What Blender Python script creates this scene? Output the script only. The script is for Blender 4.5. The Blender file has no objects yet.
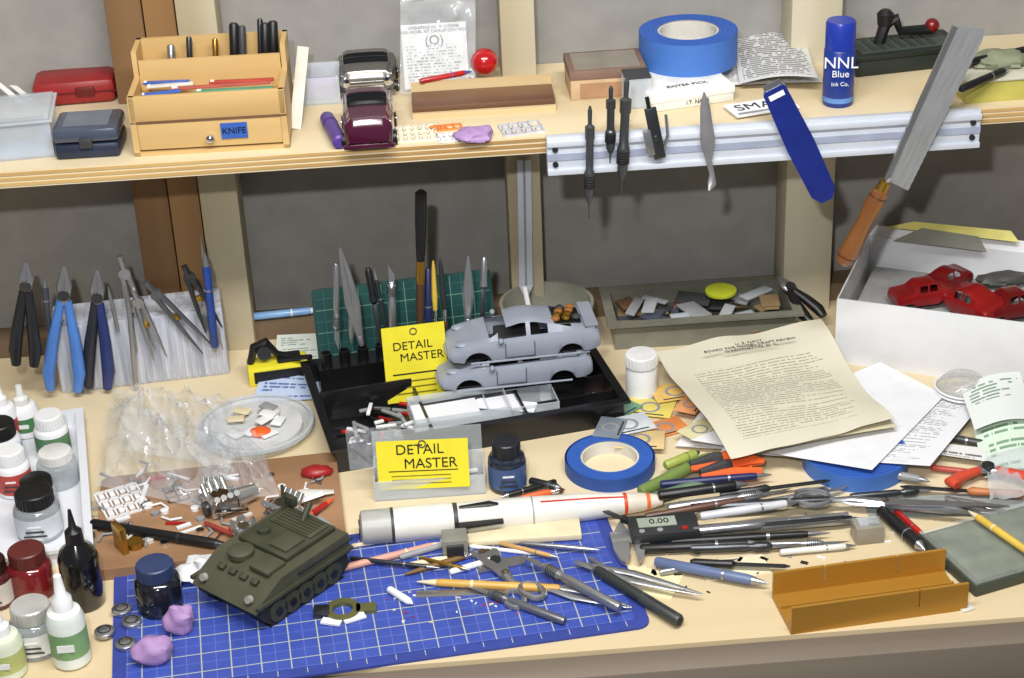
import bpy,bmesh,math,random
from mathutils import Vector,Matrix,noise
random.seed(7)
R=math.radians; pi=math.pi
scn=bpy.context.scene
try:
    scn.view_settings.view_transform='Standard'
except Exception: pass
# ---------------- survey of the room (metres) ----------------
T=0.75          # table top height
CH=0.979        # eye height above table
F0=1836.0; TH=R(27.9); YAW=R(3.0); RO=R(2.6)
C=Vector((0,0,T+CH))
Fv=Vector((math.sin(YAW)*math.cos(TH),math.cos(YAW)*math.cos(TH),-math.sin(TH)))
R0=Vector((math.cos(YAW),-math.sin(YAW),0)); U0=R0.cross(Fv)
Rc=R0*math.cos(RO)-U0*math.sin(RO); Uc=U0*math.cos(RO)+R0*math.sin(RO)
def ray(x,y): return Fv+Rc*((x-512)/F0)-Uc*((y-339)/F0)
def P(x,y,h=0):
    d=ray(x,y); t=(T+h-C.z)/d.z; return C+d*t
def V(x,y,Y):
    d=ray(x,y); return C+d*(Y/d.y)
def S(p): return F0/((p-C).dot(Fv))
YW=1.921; SH=0.30; YS=1.706
YF=P(690,643).y
cam=bpy.data.cameras.new('camera'); co=bpy.data.objects.new('camera',cam); scn.collection.objects.link(co)
cam.sensor_width=36; cam.lens=F0/1024*36
m=Matrix((Rc,Uc,-Fv)).transposed().to_4x4(); m.translation=C; co.matrix_world=m; scn.camera=co
# ---------------- materials ----------------
def lin(c):
    o=[]
    for v in c[:3]:
        v=v/255; o.append(v/12.92 if v<=.04045 else ((v+.055)/1.055)**2.4)
    return (*o,1)
_mc={}
def mat(col,rough=.5,metal=0,var=.1,scale=40,bump=0,alpha=1,stretch=(1,1,1),col2=None,coat=0,name=None):
    key=(col,rough,metal,var,scale,bump,alpha,stretch,col2,coat)
    if key in _mc: return _mc[key]
    mt=bpy.data.materials.new(name or 'mat_%d'%len(_mc)); mt.use_nodes=True
    nt=mt.node_tree; b=nt.nodes['Principled BSDF']
    tc=nt.nodes.new('ShaderNodeTexCoord'); mp=nt.nodes.new('ShaderNodeMapping'); mp.inputs['Scale'].default_value=stretch
    nz=nt.nodes.new('ShaderNodeTexNoise'); nz.inputs['Scale'].default_value=scale; nz.inputs['Detail'].default_value=6
    rp=nt.nodes.new('ShaderNodeValToRGB')
    c1=lin(col); 
    if col2: ca,cb=c1,lin(col2)
    else:
        ca=tuple(min(1,v*(1-var)) for v in c1[:3])+(1,); cb=tuple(min(1,v*(1+var)) for v in c1[:3])+(1,)
    rp.color_ramp.elements[0].position=.35; rp.color_ramp.elements[1].position=.65
    rp.color_ramp.elements[0].color=ca; rp.color_ramp.elements[1].color=cb
    L=nt.links.new
    L(tc.outputs['Object'],mp.inputs[0]); L(mp.outputs[0],nz.inputs['Vector']); L(nz.outputs[0],rp.inputs[0]); L(rp.outputs[0],b.inputs['Base Color'])
    b.inputs['Roughness'].default_value=rough; b.inputs['Metallic'].default_value=metal
    b.inputs['Alpha'].default_value=alpha; b.inputs['Coat Weight'].default_value=coat
    if bump:
        bp=nt.nodes.new('ShaderNodeBump'); bp.inputs['Strength'].default_value=bump; bp.inputs['Distance'].default_value=.002
        L(nz.outputs[0],bp.inputs['Height']); L(bp.outputs[0],b.inputs['Normal'])
    _mc[key]=mt; return mt
def gridmat(base,line,pitch,big,line2=None,w=.00025):
    mt=bpy.data.materials.new('ruled_mat'); mt.use_nodes=True; nt=mt.node_tree; b=nt.nodes['Principled BSDF']; L=nt.links.new
    tc=nt.nodes.new('ShaderNodeTexCoord'); prev=None
    nz=nt.nodes.new('ShaderNodeTexNoise'); nz.inputs['Scale'].default_value=25; nz.inputs['Detail'].default_value=6; L(tc.outputs['Object'],nz.inputs['Vector'])
    m0=nt.nodes.new('ShaderNodeMixRGB'); L(nz.outputs[0],m0.inputs[0]); c=lin(base); m0.inputs[1].default_value=tuple(v*.7 for v in c[:3])+(1,); m0.inputs[2].default_value=tuple(min(1,v*1.3) for v in c[:3])+(1,)
    prev=m0.outputs[0]
    for pt,ww,cc in ((pitch,w,line),(pitch*big,w*1.8,line2 or line)):
        br=nt.nodes.new('ShaderNodeTexBrick'); br.offset=0; br.inputs['Scale'].default_value=1; br.inputs['Mortar Size'].default_value=ww
        br.inputs['Brick Width'].default_value=pt; br.inputs['Row Height'].default_value=pt; br.inputs['Mortar Smooth'].default_value=0
        L(tc.outputs['Object'],br.inputs['Vector']); mx=nt.nodes.new('ShaderNodeMixRGB'); L(br.outputs['Fac'],mx.inputs[0]); L(prev,mx.inputs[1]); mx.inputs[2].default_value=lin(cc); prev=mx.outputs[0]
    L(prev,b.inputs['Base Color']); b.inputs['Roughness'].default_value=.42; return mt
def printmat(paper,ink,row=.0055,word=.005,box=(.02,.2,.02,.26),uv=True,cov=.42,thr=.44,var=.05,ragged=.04,rough=.75):
    mt=bpy.data.materials.new('printed_text'); mt.use_nodes=True; nt=mt.node_tree; b=nt.nodes['Principled BSDF']; L=nt.links.new
    def mth(op,a,c=None):
        n=nt.nodes.new('ShaderNodeMath'); n.operation=op
        for i,v in enumerate((a,c)):
            if v is None: continue
            if isinstance(v,(int,float)): n.inputs[i].default_value=v
            else: L(v,n.inputs[i])
        return n.outputs[0]
    tc=nt.nodes.new('ShaderNodeTexCoord'); sp=nt.nodes.new('ShaderNodeSeparateXYZ'); L(tc.outputs['UV' if uv else 'Object'],sp.inputs[0])
    x,y=sp.outputs[0],sp.outputs[1]
    yr=mth('DIVIDE',y,row); rid=mth('FLOOR',yr); ln=mth('LESS_THAN',mth('FRACT',yr),cov)
    cb=nt.nodes.new('ShaderNodeCombineXYZ'); L(mth('DIVIDE',x,word),cb.inputs[0]); L(mth('MULTIPLY',rid,7.31),cb.inputs[1])
    nz=nt.nodes.new('ShaderNodeTexNoise'); nz.inputs['Scale'].default_value=1; nz.inputs['Detail'].default_value=1; L(cb.outputs[0],nz.inputs['Vector'])
    wd=mth('GREATER_THAN',nz.outputs[0],thr)
    wn=nt.nodes.new('ShaderNodeTexWhiteNoise'); wn.noise_dimensions='1D'; L(rid,wn.inputs['W'])
    xe=mth('SUBTRACT',box[1],mth('MULTIPLY',mth('POWER',wn.outputs[0],4),ragged*3))
    k=mth('MULTIPLY',ln,wd); k=mth('MULTIPLY',k,mth('GREATER_THAN',x,box[0])); k=mth('MULTIPLY',k,mth('LESS_THAN',x,xe)); k=mth('MULTIPLY',k,mth('GREATER_THAN',y,box[2])); k=mth('MULTIPLY',k,mth('LESS_THAN',y,box[3]))
    k=mth('MULTIPLY',k,.8)
    n2=nt.nodes.new('ShaderNodeTexNoise'); n2.inputs['Scale'].default_value=9; n2.inputs['Detail'].default_value=5; L(tc.outputs['Object'],n2.inputs['Vector'])
    m0=nt.nodes.new('ShaderNodeMixRGB'); L(n2.outputs[0],m0.inputs[0]); c=lin(paper); m0.inputs[1].default_value=tuple(v*(1-var) for v in c[:3])+(1,); m0.inputs[2].default_value=tuple(min(1,v*(1+var)) for v in c[:3])+(1,)
    mx=nt.nodes.new('ShaderNodeMixRGB'); L(k,mx.inputs[0]); L(m0.outputs[0],mx.inputs[1]); mx.inputs[2].default_value=lin(ink)
    L(mx.outputs[0],b.inputs['Base Color']); b.inputs['Roughness'].default_value=rough; return mt
WHITE=mat((226,227,228),.5,var=.03); BLACK=mat((20,20,22),.4); DGREY=mat((55,56,58),.5); GREY=mat((140,142,145),.5)
STEEL=mat((170,172,176),.3,.85,var=.06); CHROME=mat((215,217,222),.12,1,var=.03); DSTEEL=mat((80,82,86),.35,.85); BRASS=mat((180,140,60),.3,.9)
BLUE=mat((50,85,165),.4); NAVY=mat((25,35,80),.4); RED=mat((165,25,25),.35,coat=.3); ORANGE=mat((225,95,40),.45)
YEL=mat((225,212,48),.5,var=.04); TAPE=mat((46,90,172),.6,var=.06); TAPE2=mat((62,108,182),.6,scale=300,stretch=(1,1,9)); CREAM=mat((218,204,170),.6)
PAPER=mat((226,227,231),.8,var=.03); CLEAR=mat((225,232,238),.08,alpha=.24,var=.02,coat=.5); CLEAR2=mat((215,222,228),.15,alpha=.42,var=.04)
GREEN=mat((70,140,60),.5); TEAL=mat((15,62,58),.6)
PINEX=mat((212,190,148),.6,scale=9,stretch=(.1,1,1),col2=(188,160,112),bump=.1)
FIR=mat((104,76,50),.7,scale=11,stretch=(1,1,.06),col2=(138,104,68),bump=.15)
PALE=mat((200,192,168),.7,scale=9,stretch=(1,1,.06),col2=(175,163,134),bump=.1)
BOXW=mat((208,176,120),.5,scale=14,stretch=(.12,1,1),col2=(186,150,94),bump=.05)
DWOOD=mat((88,58,40),.5,scale=16,stretch=(.1,1,1),col2=(128,92,66),bump=.15)
HANDW=mat((104,62,30),.3,scale=22,stretch=(.12,1,1),col2=(155,102,54),coat=.4)
FOAM=mat((205,208,218),.45,scale=120,stretch=(1,1,.1),col2=(165,170,184),bump=.6,alpha=.9)
OLIVE=mat((56,58,42),.6,var=.15); OLIVE2=mat((69,69,52),.6); TRACK=mat((30,30,29),.7,bump=.4,scale=200)
CARG=mat((142,148,162),.45,var=.04); MAROON=mat((66,12,40),.18,coat=.9,var=.05); SILV=mat((120,117,112),.25,.6)
PINK=mat((160,128,175),.6,var=.12,bump=.3,scale=80)
# ---------------- mesh builder ----------------
MX=Matrix.Rotation(pi/2,4,'Y')
def TR(x=0,y=0,z=0,rx=0,ry=0,rz=0):
    return Matrix.Translation((x,y,z))@Matrix.Rotation(R(rz),4,'Z')@Matrix.Rotation(R(ry),4,'Y')@Matrix.Rotation(R(rx),4,'X')
class B:
    def __init__(s): s.bm=bmesh.new(); s.mats=[]; s.uv=s.bm.loops.layers.uv.new('UVMap')
    def mi(s,mt):
        if mt not in s.mats: s.mats.append(mt)
        return s.mats.index(mt)
    def add(s,vs,fs,mt,M=None):
        k=s.mi(mt); nv=[s.bm.verts.new(M@Vector(v) if M else Vector(v)) for v in vs]
        for f in fs:
            try: nf=s.bm.faces.new([nv[i] for i in f]); nf.material_index=k; nf.smooth=True
            except ValueError: pass
        return s
    def box(s,c,sz,mt,M=None,bev=0,rz=0,rx=0,ry=0):
        t=bmesh.new(); bmesh.ops.create_cube(t,size=1)
        for v in t.verts: v.co=Vector((v.co.x*sz[0],v.co.y*sz[1],v.co.z*sz[2]))
        if bev: bmesh.ops.bevel(t,geom=list(t.edges),offset=bev,segments=2,affect='EDGES',profile=.5)
        t.verts.index_update(); mm=TR(c[0],c[1],c[2],rx,ry,rz)
        if M: mm=M@mm
        s.add([v.co.copy() for v in t.verts],[[v.index for v in f.verts] for f in t.faces],mt,mm); t.free(); return s
    def b2(s,a,b,mt,M=None,bev=0):
        return s.box([(a[i]+b[i])/2 for i in range(3)],[abs(b[i]-a[i]) for i in range(3)],mt,M,bev)
    def lathe(s,pr,mt,M=None,seg=24,cap=True,sc=(1,1)):
        vs=[];fs=[]
        for r,z in pr:
            for i in range(seg):
                a=2*pi*i/seg; vs.append((r*math.cos(a)*sc[0],r*math.sin(a)*sc[1],z))
        for j in range(len(pr)-1):
            for i in range(seg):
                k=(i+1)%seg; fs.append((j*seg+i,j*seg+k,(j+1)*seg+k,(j+1)*seg+i))
        if cap:
            fs.append(tuple(range(seg))[::-1]); fs.append(tuple((len(pr)-1)*seg+i for i in range(seg)))
        return s.add(vs,fs,mt,M)
    def tube(s,pts,r,mt,M=None,seg=8,flat=1):
        pts=[Vector(p) for p in pts]; n=len(pts); rr=r if isinstance(r,(list,tuple)) else [r]*n
        vs=[];fs=[]; ref=None
        for i,p in enumerate(pts):
            d=(pts[min(i+1,n-1)]-pts[max(i-1,0)]).normalized()
            if ref is None:
                ref=Vector((0,0,1)) if abs(d.z)<.9 else Vector((0,1,0))
            u=(ref-d*ref.dot(d)).normalized(); w=d.cross(u); ref=u
            for k in range(seg):
                a=2*pi*k/seg; vs.append(p+u*(math.sin(a)*rr[i]*flat)+w*(math.cos(a)*rr[i]))
        for j in range(n-1):
            for i in range(seg):
                k=(i+1)%seg; fs.append((j*seg+i,j*seg+k,(j+1)*seg+k,(j+1)*seg+i))
        fs.append(tuple(range(seg))[::-1]); fs.append(tuple((n-1)*seg+i for i in range(seg)))
        return s.add(vs,fs,mt,M)
    def prism(s,poly,z0,z1,mt,M=None):
        n=len(poly); vs=[(x,y,z0) for x,y in poly]+[(x,y,z1) for x,y in poly]
        fs=[tuple(range(n))[::-1],tuple(range(n,2*n))]+[(i,(i+1)%n,n+(i+1)%n,n+i) for i in range(n)]
        return s.add(vs,fs,mt,M)
    def ell(s,c,r,mt,M=None,seg=16,zmin=None,lump=0,fr=2.3):
        vs=[];fs=[];nr=seg//2+1
        for j in range(nr):
            t=pi*j/(nr-1)
            for i in range(seg):
                a=2*pi*i/seg; d=Vector((math.sin(t)*math.cos(a),math.sin(t)*math.sin(a),math.cos(t)))
                k=1+lump*noise.noise(d*fr+Vector(c)*60)
                v=[c[q]+r[q]*d[q]*k for q in range(3)]
                if zmin is not None: v[2]=max(v[2],zmin)
                vs.append(v)
        for j in range(nr-1):
            for i in range(seg):
                k=(i+1)%seg; fs.append((j*seg+i,(j+1)*seg+i,(j+1)*seg+k,j*seg+k))
        s.add(vs,fs,mt,M); bmesh.ops.remove_doubles(s.bm,verts=list(s.bm.verts)[-len(vs):],dist=1e-6); return s
    def ring(s,ro,ri,h,mt,M=None,seg=48,mi=None,mtop=None):
        for pr,q in (([(ro,0),(ro,h)],mt),([(ri,h),(ri,0)],mi or mt),([(ro,h),(ri,h)],mtop or mt),([(ri,0),(ro,0)],mt)):
            s.lathe(pr,q,M,seg,cap=False)
        return s
    def sheet(s,c,mt,n=14,zf=None,us=(1,1)):
        k=s.mi(mt); g=[]
        for j in range(n+1):
            row=[]
            for i in range(n+1):
                u=i/n;v=j/n
                p=c[0]*(1-u)*(1-v)+c[1]*u*(1-v)+c[2]*u*v+c[3]*(1-u)*v
                if zf: p=p+Vector((0,0,zf(u,v)))
                row.append(s.bm.verts.new(p))
            g.append(row)
        for j in range(n):
            for i in range(n):
                f=s.bm.faces.new((g[j][i],g[j][i+1],g[j+1][i+1],g[j+1][i])); f.material_index=k; f.smooth=True
                for l,(a,b) in zip(f.loops,((i,j),(i+1,j),(i+1,j+1),(i,j+1))): l[s.uv].uv=(a/n*us[0],b/n*us[1])
        return s
    def done(s,name,M=None,ang=38):
        me=bpy.data.meshes.new(name); 
        bmesh.ops.recalc_face_normals(s.bm,faces=s.bm.faces)
        s.bm.to_mesh(me); s.bm.free()
        for q in s.mats: me.materials.append(q)
        try: me.set_sharp_from_angle(angle=R(ang))
        except Exception: pass
        o=bpy.data.objects.new(name,me); scn.collection.objects.link(o)
        if M: o.matrix_world=M
        return o
def text(par,body,size,M,mt,name='lettering'):
    c=bpy.data.curves.new(name,'FONT'); c.body=body; c.size=size; c.align_x='CENTER'; c.align_y='CENTER'; c.extrude=.0002
    c.materials.append(mt); o=bpy.data.objects.new(name,c); scn.collection.objects.link(o); o.parent=par; o.matrix_local=M
    return o
def frame(a,b,h=0,h2=None):
    p=P(*a,h); q=P(*b,h if h2 is None else h2); return span(p,q)
def span(p,q,ref=(0,0,1)):
    X=(q-p); L=X.length; X.normalize(); ref=Vector(ref); Z=(ref-X*ref.dot(X)).normalized(); Y=Z.cross(X)
    m=Matrix((X,Y,Z)).transposed().to_4x4(); m.translation=p; return m,L
def fit(x0,x1,y0,y1,h=0):
    cx=(x0+x1)/2; yb=y1
    for _ in range(4):
        p=P(cx,yb,h); s=S(p); d=(p-C).normalized(); sn=-d.z; cs=math.sqrt(1-sn*sn); r=(x1-x0)/2/s; yb=y1-r*sn*s
    return p,r,max(.004,((y1-y0)/s-2*r*sn)/cs)
# ---------------- room ----------------
ply=mat((220,204,170),.55,scale=5,stretch=(.15,1,1),col2=(201,182,145),bump=.05)
dry=mat((146,144,140),.9,scale=25,col2=(137,135,131),bump=.12)
B().b2((-2.2,YW,0),(2.2,YW+.1,2.7),dry).done('wall_back')
B().b2((-2.2,-1.5,-.05),(2.2,YW+.1,0),mat((120,118,114),.8,scale=4,bump=.1)).done('floor')
def stud(x0,x1,mt,dep=.05,n='trim_1'):
    a=V(x0,200,YW-dep).x; b=V(x1,200,YW-dep).x
    B().b2((a,YW-dep,T),(b,YW-.001,2.7),mt,bev=.001).done(n)
stud(133,168,FIR,.045,'trim_1'); stud(169,199,mat((132,98,60),.7,scale=11,stretch=(1,1,.06),col2=(158,120,76)),.05,'trim_2'); stud(200,238,PALE,.055,'trim_3')
stud(508,541,PALE,.05,'trim_4'); stud(786,834,PALE,.055,'trim_5')
B().b2((-2.2,YW-.035,T),(2.2,YW-.001,T+.022),mat((92,76,60),.7,scale=11,stretch=(.06,1,1),col2=(115,95,72))).done('trim_6')
sb=B(); sb.b2((-1.1,YS,T+SH-.018),(1.1,YW-.001,T+SH),ply)
for k in range(3): sb.b2((-1.1,YS-.0008,T+SH-.016+k*.0055),(1.1,YS,T+SH-.0128+k*.0055),mat((205,172,112),.6,scale=20,stretch=(.1,1,1),col2=(150,115,66)))
sb.done('wooden_shelf')
tb=B(); tb.b2((-1.1,YF,T-.02),(1.1,YW-.002,T),ply)
tb.b2((-1.1,YF-.03,T-.11),(1.1,YF,T-.004),mat((130,118,104),.7,scale=8,stretch=(.08,1,1),col2=(92,82,72),bump=.3),bev=.002)
for x in (-1,1):
    for y in (YF+.05,YW-.1): tb.b2((x-.04,y-.04,0),(x+.04,y+.04,T-.02),PALE)
tb.done('workbench')
# ---------------- cutting mat (blue) ----------------
bm_blue=gridmat((56,76,160),(92,110,182),.0127,2,(165,172,160),.0003)
fm,L=frame((112,706),(652,628))
def rrect(w,d,r,n=5):
    o=[]
    for cx,cy,a0 in ((w-r,r,-90),(w-r,d-r,0),(r,d-r,90),(r,r,180)):
        for i in range(n+1): a=R(a0+90*i/n); o.append((cx+r*math.cos(a),cy+r*math.sin(a)))
    return o
b=B(); b.prism(rrect(L,.205,.012),0,.0025,mat((46,62,140),.6),None); b.prism(rrect(L-.024,.181,.004),.0025,.0029,bm_blue,TR(.012,.012,0))
for i in range(int(L/.0254)): b.b2((.0125+i*.0254,.004,.0025),(.0132+i*.0254,.011,.0028),mat((170,175,160),.6))
o=b.done('blue_cutting_mat',fm)
mz=.0029
# ---------------- generic tools ----------------
def pen(name,a,b,h=0,r=.0045,body=BLACK,tip=STEEL,cap=None,h2=None,fm=None):
    m,L=fm or frame(a,b,h,h2); q=B(); A=Matrix.Translation((0,0,r))@MX
    q.lathe([(r*.7,0),(r,.002),(r,L*.82),(r*.85,L*.86)],body,A,14)
    q.lathe([(r*.85,L*.86),(r*.35,L*.96),(r*.1,L)],tip,A,14)
    if cap: q.lathe([(r*.9,0),(r*1.12,.002),(r*1.12,L*.38),(r*1.02,L*.385)],cap,A,14); q.box((L*.2,0,2.2*r),(L*.3,.002,.0012),cap)
    else: q.lathe([(r*1.06,L*.6),(r*1.06,L*.62)],tip,A,14)
    return q.done(name,m)
def knife(name,a,b,h=0,r=.0045,body=STEEL,fm=None,h2=None):
    m,L=fm or frame(a,b,h,h2); q=B(); A=Matrix.Translation((0,0,r))@MX
    q.lathe([(r*.8,0),(r,.002),(r,L*.5),(r*.8,L*.55),(r*.8,L*.57),(r*1.15,L*.6),(r*1.15,L*.72),(r*.6,L*.76)],body,A,14)
    for k in range(6): q.lathe([(r*1.2,L*(.605+k*.018)),(r*1.2,L*(.613+k*.018))],DSTEEL,A,14)
    q.prism([(L*.75,-r*.6),(L*.86,-r*.8),(L,r*.7),(L*.75,r*.6)],r-.0003,r+.0003,STEEL)
    return q.done(name,m)
def tweezers(name,a,b,h=0,w=.006,fm=None,mt=STEEL,h2=None):
    m,L=fm or frame(a,b,h,h2); q=B()
    for sg in (1,-1):
        pts=[(0,0,0),(L*.1,sg*w*.15,0),(L*.45,sg*w*.9,0),(L*.75,sg*w*.6,0),(L,sg*w*.12,0)]
        q.tube([(x,y,.003) for x,y,_ in pts],[.0022,.003,.0042,.0025,.0006],mt,seg=8,flat=.45)
    q.box((L*.05,0,.003),(L*.1,.004,.0035),mt,bev=.0008)
    return q.done(name,m)
def filet(name,a,b,h=0,handle=BLACK,fm=None,r=.004,h2=None):
    m,L=fm or frame(a,b,h,h2); q=B(); A=Matrix.Translation((0,0,r))@MX
    q.lathe([(r*.6,0),(r,.004),(r*.9,L*.3),(r*1.1,L*.42),(r*.4,L*.46)],handle,A,12)
    q.box((L*.7,0,r),(L*.5,.005,.0016),DSTEEL,bev=.0004); q.prism([(L*.94,-.0025),(L,0),(L*.94,.0025)],r-.0008,r+.0008,DSTEEL)
    return q.done(name,m)
def brush(name,a=None,b=None,h=0,handle=BLACK,fm=None,r=.003,h2=None):
    m,L=fm or frame(a,b,h,h2); q=B(); A=Matrix.Translation((0,0,r))@MX
    q.lathe([(r*.3,0),(r*.7,L*.1),(r*1.1,L*.5),(r*.8,L*.7)],handle,A,12); q.lathe([(r*.85,L*.7),(r*.8,L*.86)],CHROME,A,12)
    q.lathe([(r*.75,L*.86),(r*1.0,L*.91),(r*.1,L)],mat((70,45,25),.8),A,12)
    return q.done(name,m)
def pliers(name,h1,h2,tip,fmY,col=BLUE,mirrorlen=.3,col2=None):
    c=(h1+h2)/2; m,L=span(c,tip,fmY); inv=m.inverted(); q=B(); w=(inv@h1).y
    pv=L*(1-mirrorlen)
    for sg,cl in ((1,col),(-1,col2 or col)):
        pts=[(0,w*sg,0),(L*.15,w*sg*1.12,0),(L*.4,w*sg*.8,0),(pv*.93,w*sg*.25,0)]
        q.tube(pts,[.005,.0072,.0064,.0046],cl,seg=12,flat=.8)
        q.tube([(pv*.85,w*sg*.32,0),(pv,-sg*.001,0),(pv+(L-pv)*.3,-sg*.004,0),(L,-sg*.0008,0)],[.003,.006,.0045,.0012],STEEL,seg=10,flat=.7)
    q.lathe([(.006,-.0055),(.006,.0055)],DSTEEL,Matrix.Translation((pv,0,0)),16)
    return q.done(name,m)
def scissors(name,a,b,h=0,ringc=STEEL,rr=.014,th=7):
    m,L=frame(a,b,h); q=B()
    for sg in (1,-1):
        A=Matrix.Translation((L*.42,0,.004+sg*.0013))@Matrix.Rotation(R(sg*th),4,'Z')
        q.prism([(0,-.006),(L*.5,-.002),(L*.58,0),(L*.5,.003),(0,.006)],-.001,.001,STEEL,A)
        q.tube([(0,0,0),(-L*.15,sg*.004,0),(-L*.26,0,0)],[.005,.0035,.003],ringc,A,flat=.6)
        pts=[(-L*.26-rr*1.3+rr*1.3*math.cos(t),rr*.85*math.sin(t),0) for t in [2*pi*i/20 for i in range(21)]]
        q.tube(pts,.0028,ringc,A)
    q.lathe([(.004,0),(.004,.008)],CHROME,Matrix.Translation((L*.42,0,0)),12)
    return q.done(name,m)
def jar(name,x0,x1,y0,y1,body,cap,label=None,h=0,neck=.72,capr=.8,flut=True,liquid=None):
    p,r,H=fit(x0,x1,y0,y1,h); q=B(); hb=H*neck
    q.lathe([(r*.8,0),(r,H*.03),(r,hb*.86),(r*.93,hb*.94),(r*capr*.92,hb),(r*capr*.9,hb+.001)],body,None,28)
    if liquid: q.lathe([(r*.75,.001),(r*.93,H*.04),(r*.93,hb*.6)],liquid,None,24)
    q.lathe([(r*capr,hb),(r*capr,H*.98),(r*capr*.93,H)],cap,None,28)
    if flut:
        for i in range(28):
            a=2*pi*i/28; q.box((r*capr*math.cos(a),r*capr*math.sin(a),(hb+H*.97)/2),(.0012,.0012,(H*.95-hb)),cap,rz=math.degrees(a))
    if label:
        q.lathe([(r*1.01,hb*.15),(r*1.01,hb*.78)],label,None,28,cap=False)
        for k in range(3): q.box((0,-r*1.012,hb*(.3+.14*k)),(r*(1.0-.2*k),.0006,hb*.05),WHITE if k==2 else DGREY)
    return q.done(name,Matrix.Translation(p))
def dropper(name,x0,x1,y0,y1,body,cap,h=0,label=None):
    p,r,H=fit(x0,x1,y0,y1,h); q=B()
    q.lathe([(r*.85,0),(r,H*.03),(r,H*.52),(r*.85,H*.6),(r*.45,H*.64)],body,None,24)
    q.lathe([(r*.55,H*.63),(r*.52,H*.75),(r*.3,H*.8),(r*.2,H),(r*.05,H)],cap,None,20)
    if label:
        q.lathe([(r*1.01,H*.14),(r*1.01,H*.42)],label,None,24,cap=False); q.box((0,-r*1.012,H*.28),(r*.9,.0006,H*.08),WHITE)
    return q.done(name,Matrix.Translation(p))
# ---------------- cars ----------------
def interp(tab,t):
    for i in range(len(tab)-1):
        if t<=tab[i+1][0]:
            a,b=tab[i],tab[i+1]; k=(t-a[0])/(b[0]-a[0]); k=k*k*(3-2*k)*.6+k*.4
            return [a[j]+(b[j]-a[j])*k for j in range(1,len(a))]
    return list(tab[-1][1:])
def carbody(q,L,W,H,tab,mt,glass,side=[(.36,.5),(.53,.68)],top=[(.28,.38),(.68,.8)],wh=(.2,.78),wr=.105,M=None,n=56,wheels=None):
    secs=[]
    for i in range(n+1):
        t=i/n; zb,zs,zt,w,wrf=interp(tab,t); zb*=H;zs*=H;zt*=H;w*=W/2;wrf*=W/2
        za=zb
        for c in wh:
            d=abs(t-c)*L; rr=wr*L
            if d<rr: za=max(za,math.sqrt(rr*rr-d*d)*1.02)
        za=min(za,zs*.93)
        z1=max(za+(zs-za)*.12,zb+(zs-zb)*.3)
        hf=[(w*.95,za),(w,z1),(w*1.0,max(z1,zs*.82)),(w*.95,zs),(w*.95*.55+wrf*.45 if zt>zs*1.15 else w*.9,zs+(zt-zs)*.1),(wrf*1.04,zs+(zt-zs)*.84),(wrf*.85,zt*.985),(wrf*.4,zt),(0,zt)]
        sec=[(t*L-L/2,-y,z) for y,z in hf]+[(t*L-L/2,y,z) for y,z in hf[::-1][1:]]
        secs.append(sec)
    m=len(secs[0]); vs=[v for s_ in secs for v in s_]; fa=[];fg=[]
    for i in range(n):
        t=(i+.5)/n
        for j in range(m-1):
            f=(i*m+j,i*m+j+1,(i+1)*m+j+1,(i+1)*m+j); jj=min(j,m-2-j); g=False
            if jj==4 and any(a<t<b_ for a,b_ in side): g=True
            if jj in (5,6,7) and any(a<t<b_ for a,b_ in top): g=True
            (fg if g else fa).append(f)
    fa.append(tuple(range(m))[::-1]); fa.append(tuple(n*m+j for j in range(m)))
    q.add(vs,fa,mt,M)
    if glass: q.add(vs,fg,glass,M)
    if wheels:
        for c in wh:
            for sg in (-1,1):
                x=c*L-L/2; A=(M or Matrix())@Matrix.Translation((x,sg*W*.44,wr*L*.82))@Matrix.Rotation(pi/2,4,'X')
                q.lathe([(wr*L*.8,-W*.08),(wr*L*.85,-W*.06),(wr*L*.85,W*.06),(wr*L*.8,W*.08)],BLACK,A,24); q.lathe([(wr*L*.5,-W*.085),(wr*L*.5,W*.085)],wheels,A,20)
    return q
# low wedge coupe: nose at t=0, long fastback tail
SPORT=[(0,.16,.30,.33,.74,.6),(.03,.1,.36,.41,.86,.66),(.12,.08,.5,.55,.95,.72),(.26,.08,.58,.66,1,.74),(.40,.08,.58,.93,.97,.6),(.48,.08,.58,1.0,.97,.58),(.56,.08,.6,.99,.98,.58),(.68,.08,.63,.88,.99,.6),(.82,.08,.65,.74,1,.66),(.93,.12,.64,.69,.97,.72),(.98,.16,.56,.62,.92,.72),(1,.2,.44,.5,.84,.66)]
SEDAN=[(0,.2,.45,.5,.8,.7),(.04,.14,.58,.62,.95,.75),(.27,.13,.62,.68,1,.78),(.4,.13,.63,1,.98,.68),(.64,.13,.65,1,.98,.68),(.78,.13,.64,.7,1,.78),(.96,.14,.58,.62,.94,.75),(1,.2,.48,.5,.85,.7)]
TRUCK=[(0,.2,.45,.5,.75,.6),(.05,.14,.6,.7,.9,.62),(.3,.13,.62,.78,.94,.7),(.36,.13,.62,.9,.96,.72),(.44,.13,.62,1,.96,.72),(.58,.13,.62,1,.96,.72),(.64,.13,.62,.7,.96,.76),(.95,.13,.62,.66,.98,.8),(1,.2,.58,.62,.94,.8)]
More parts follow.
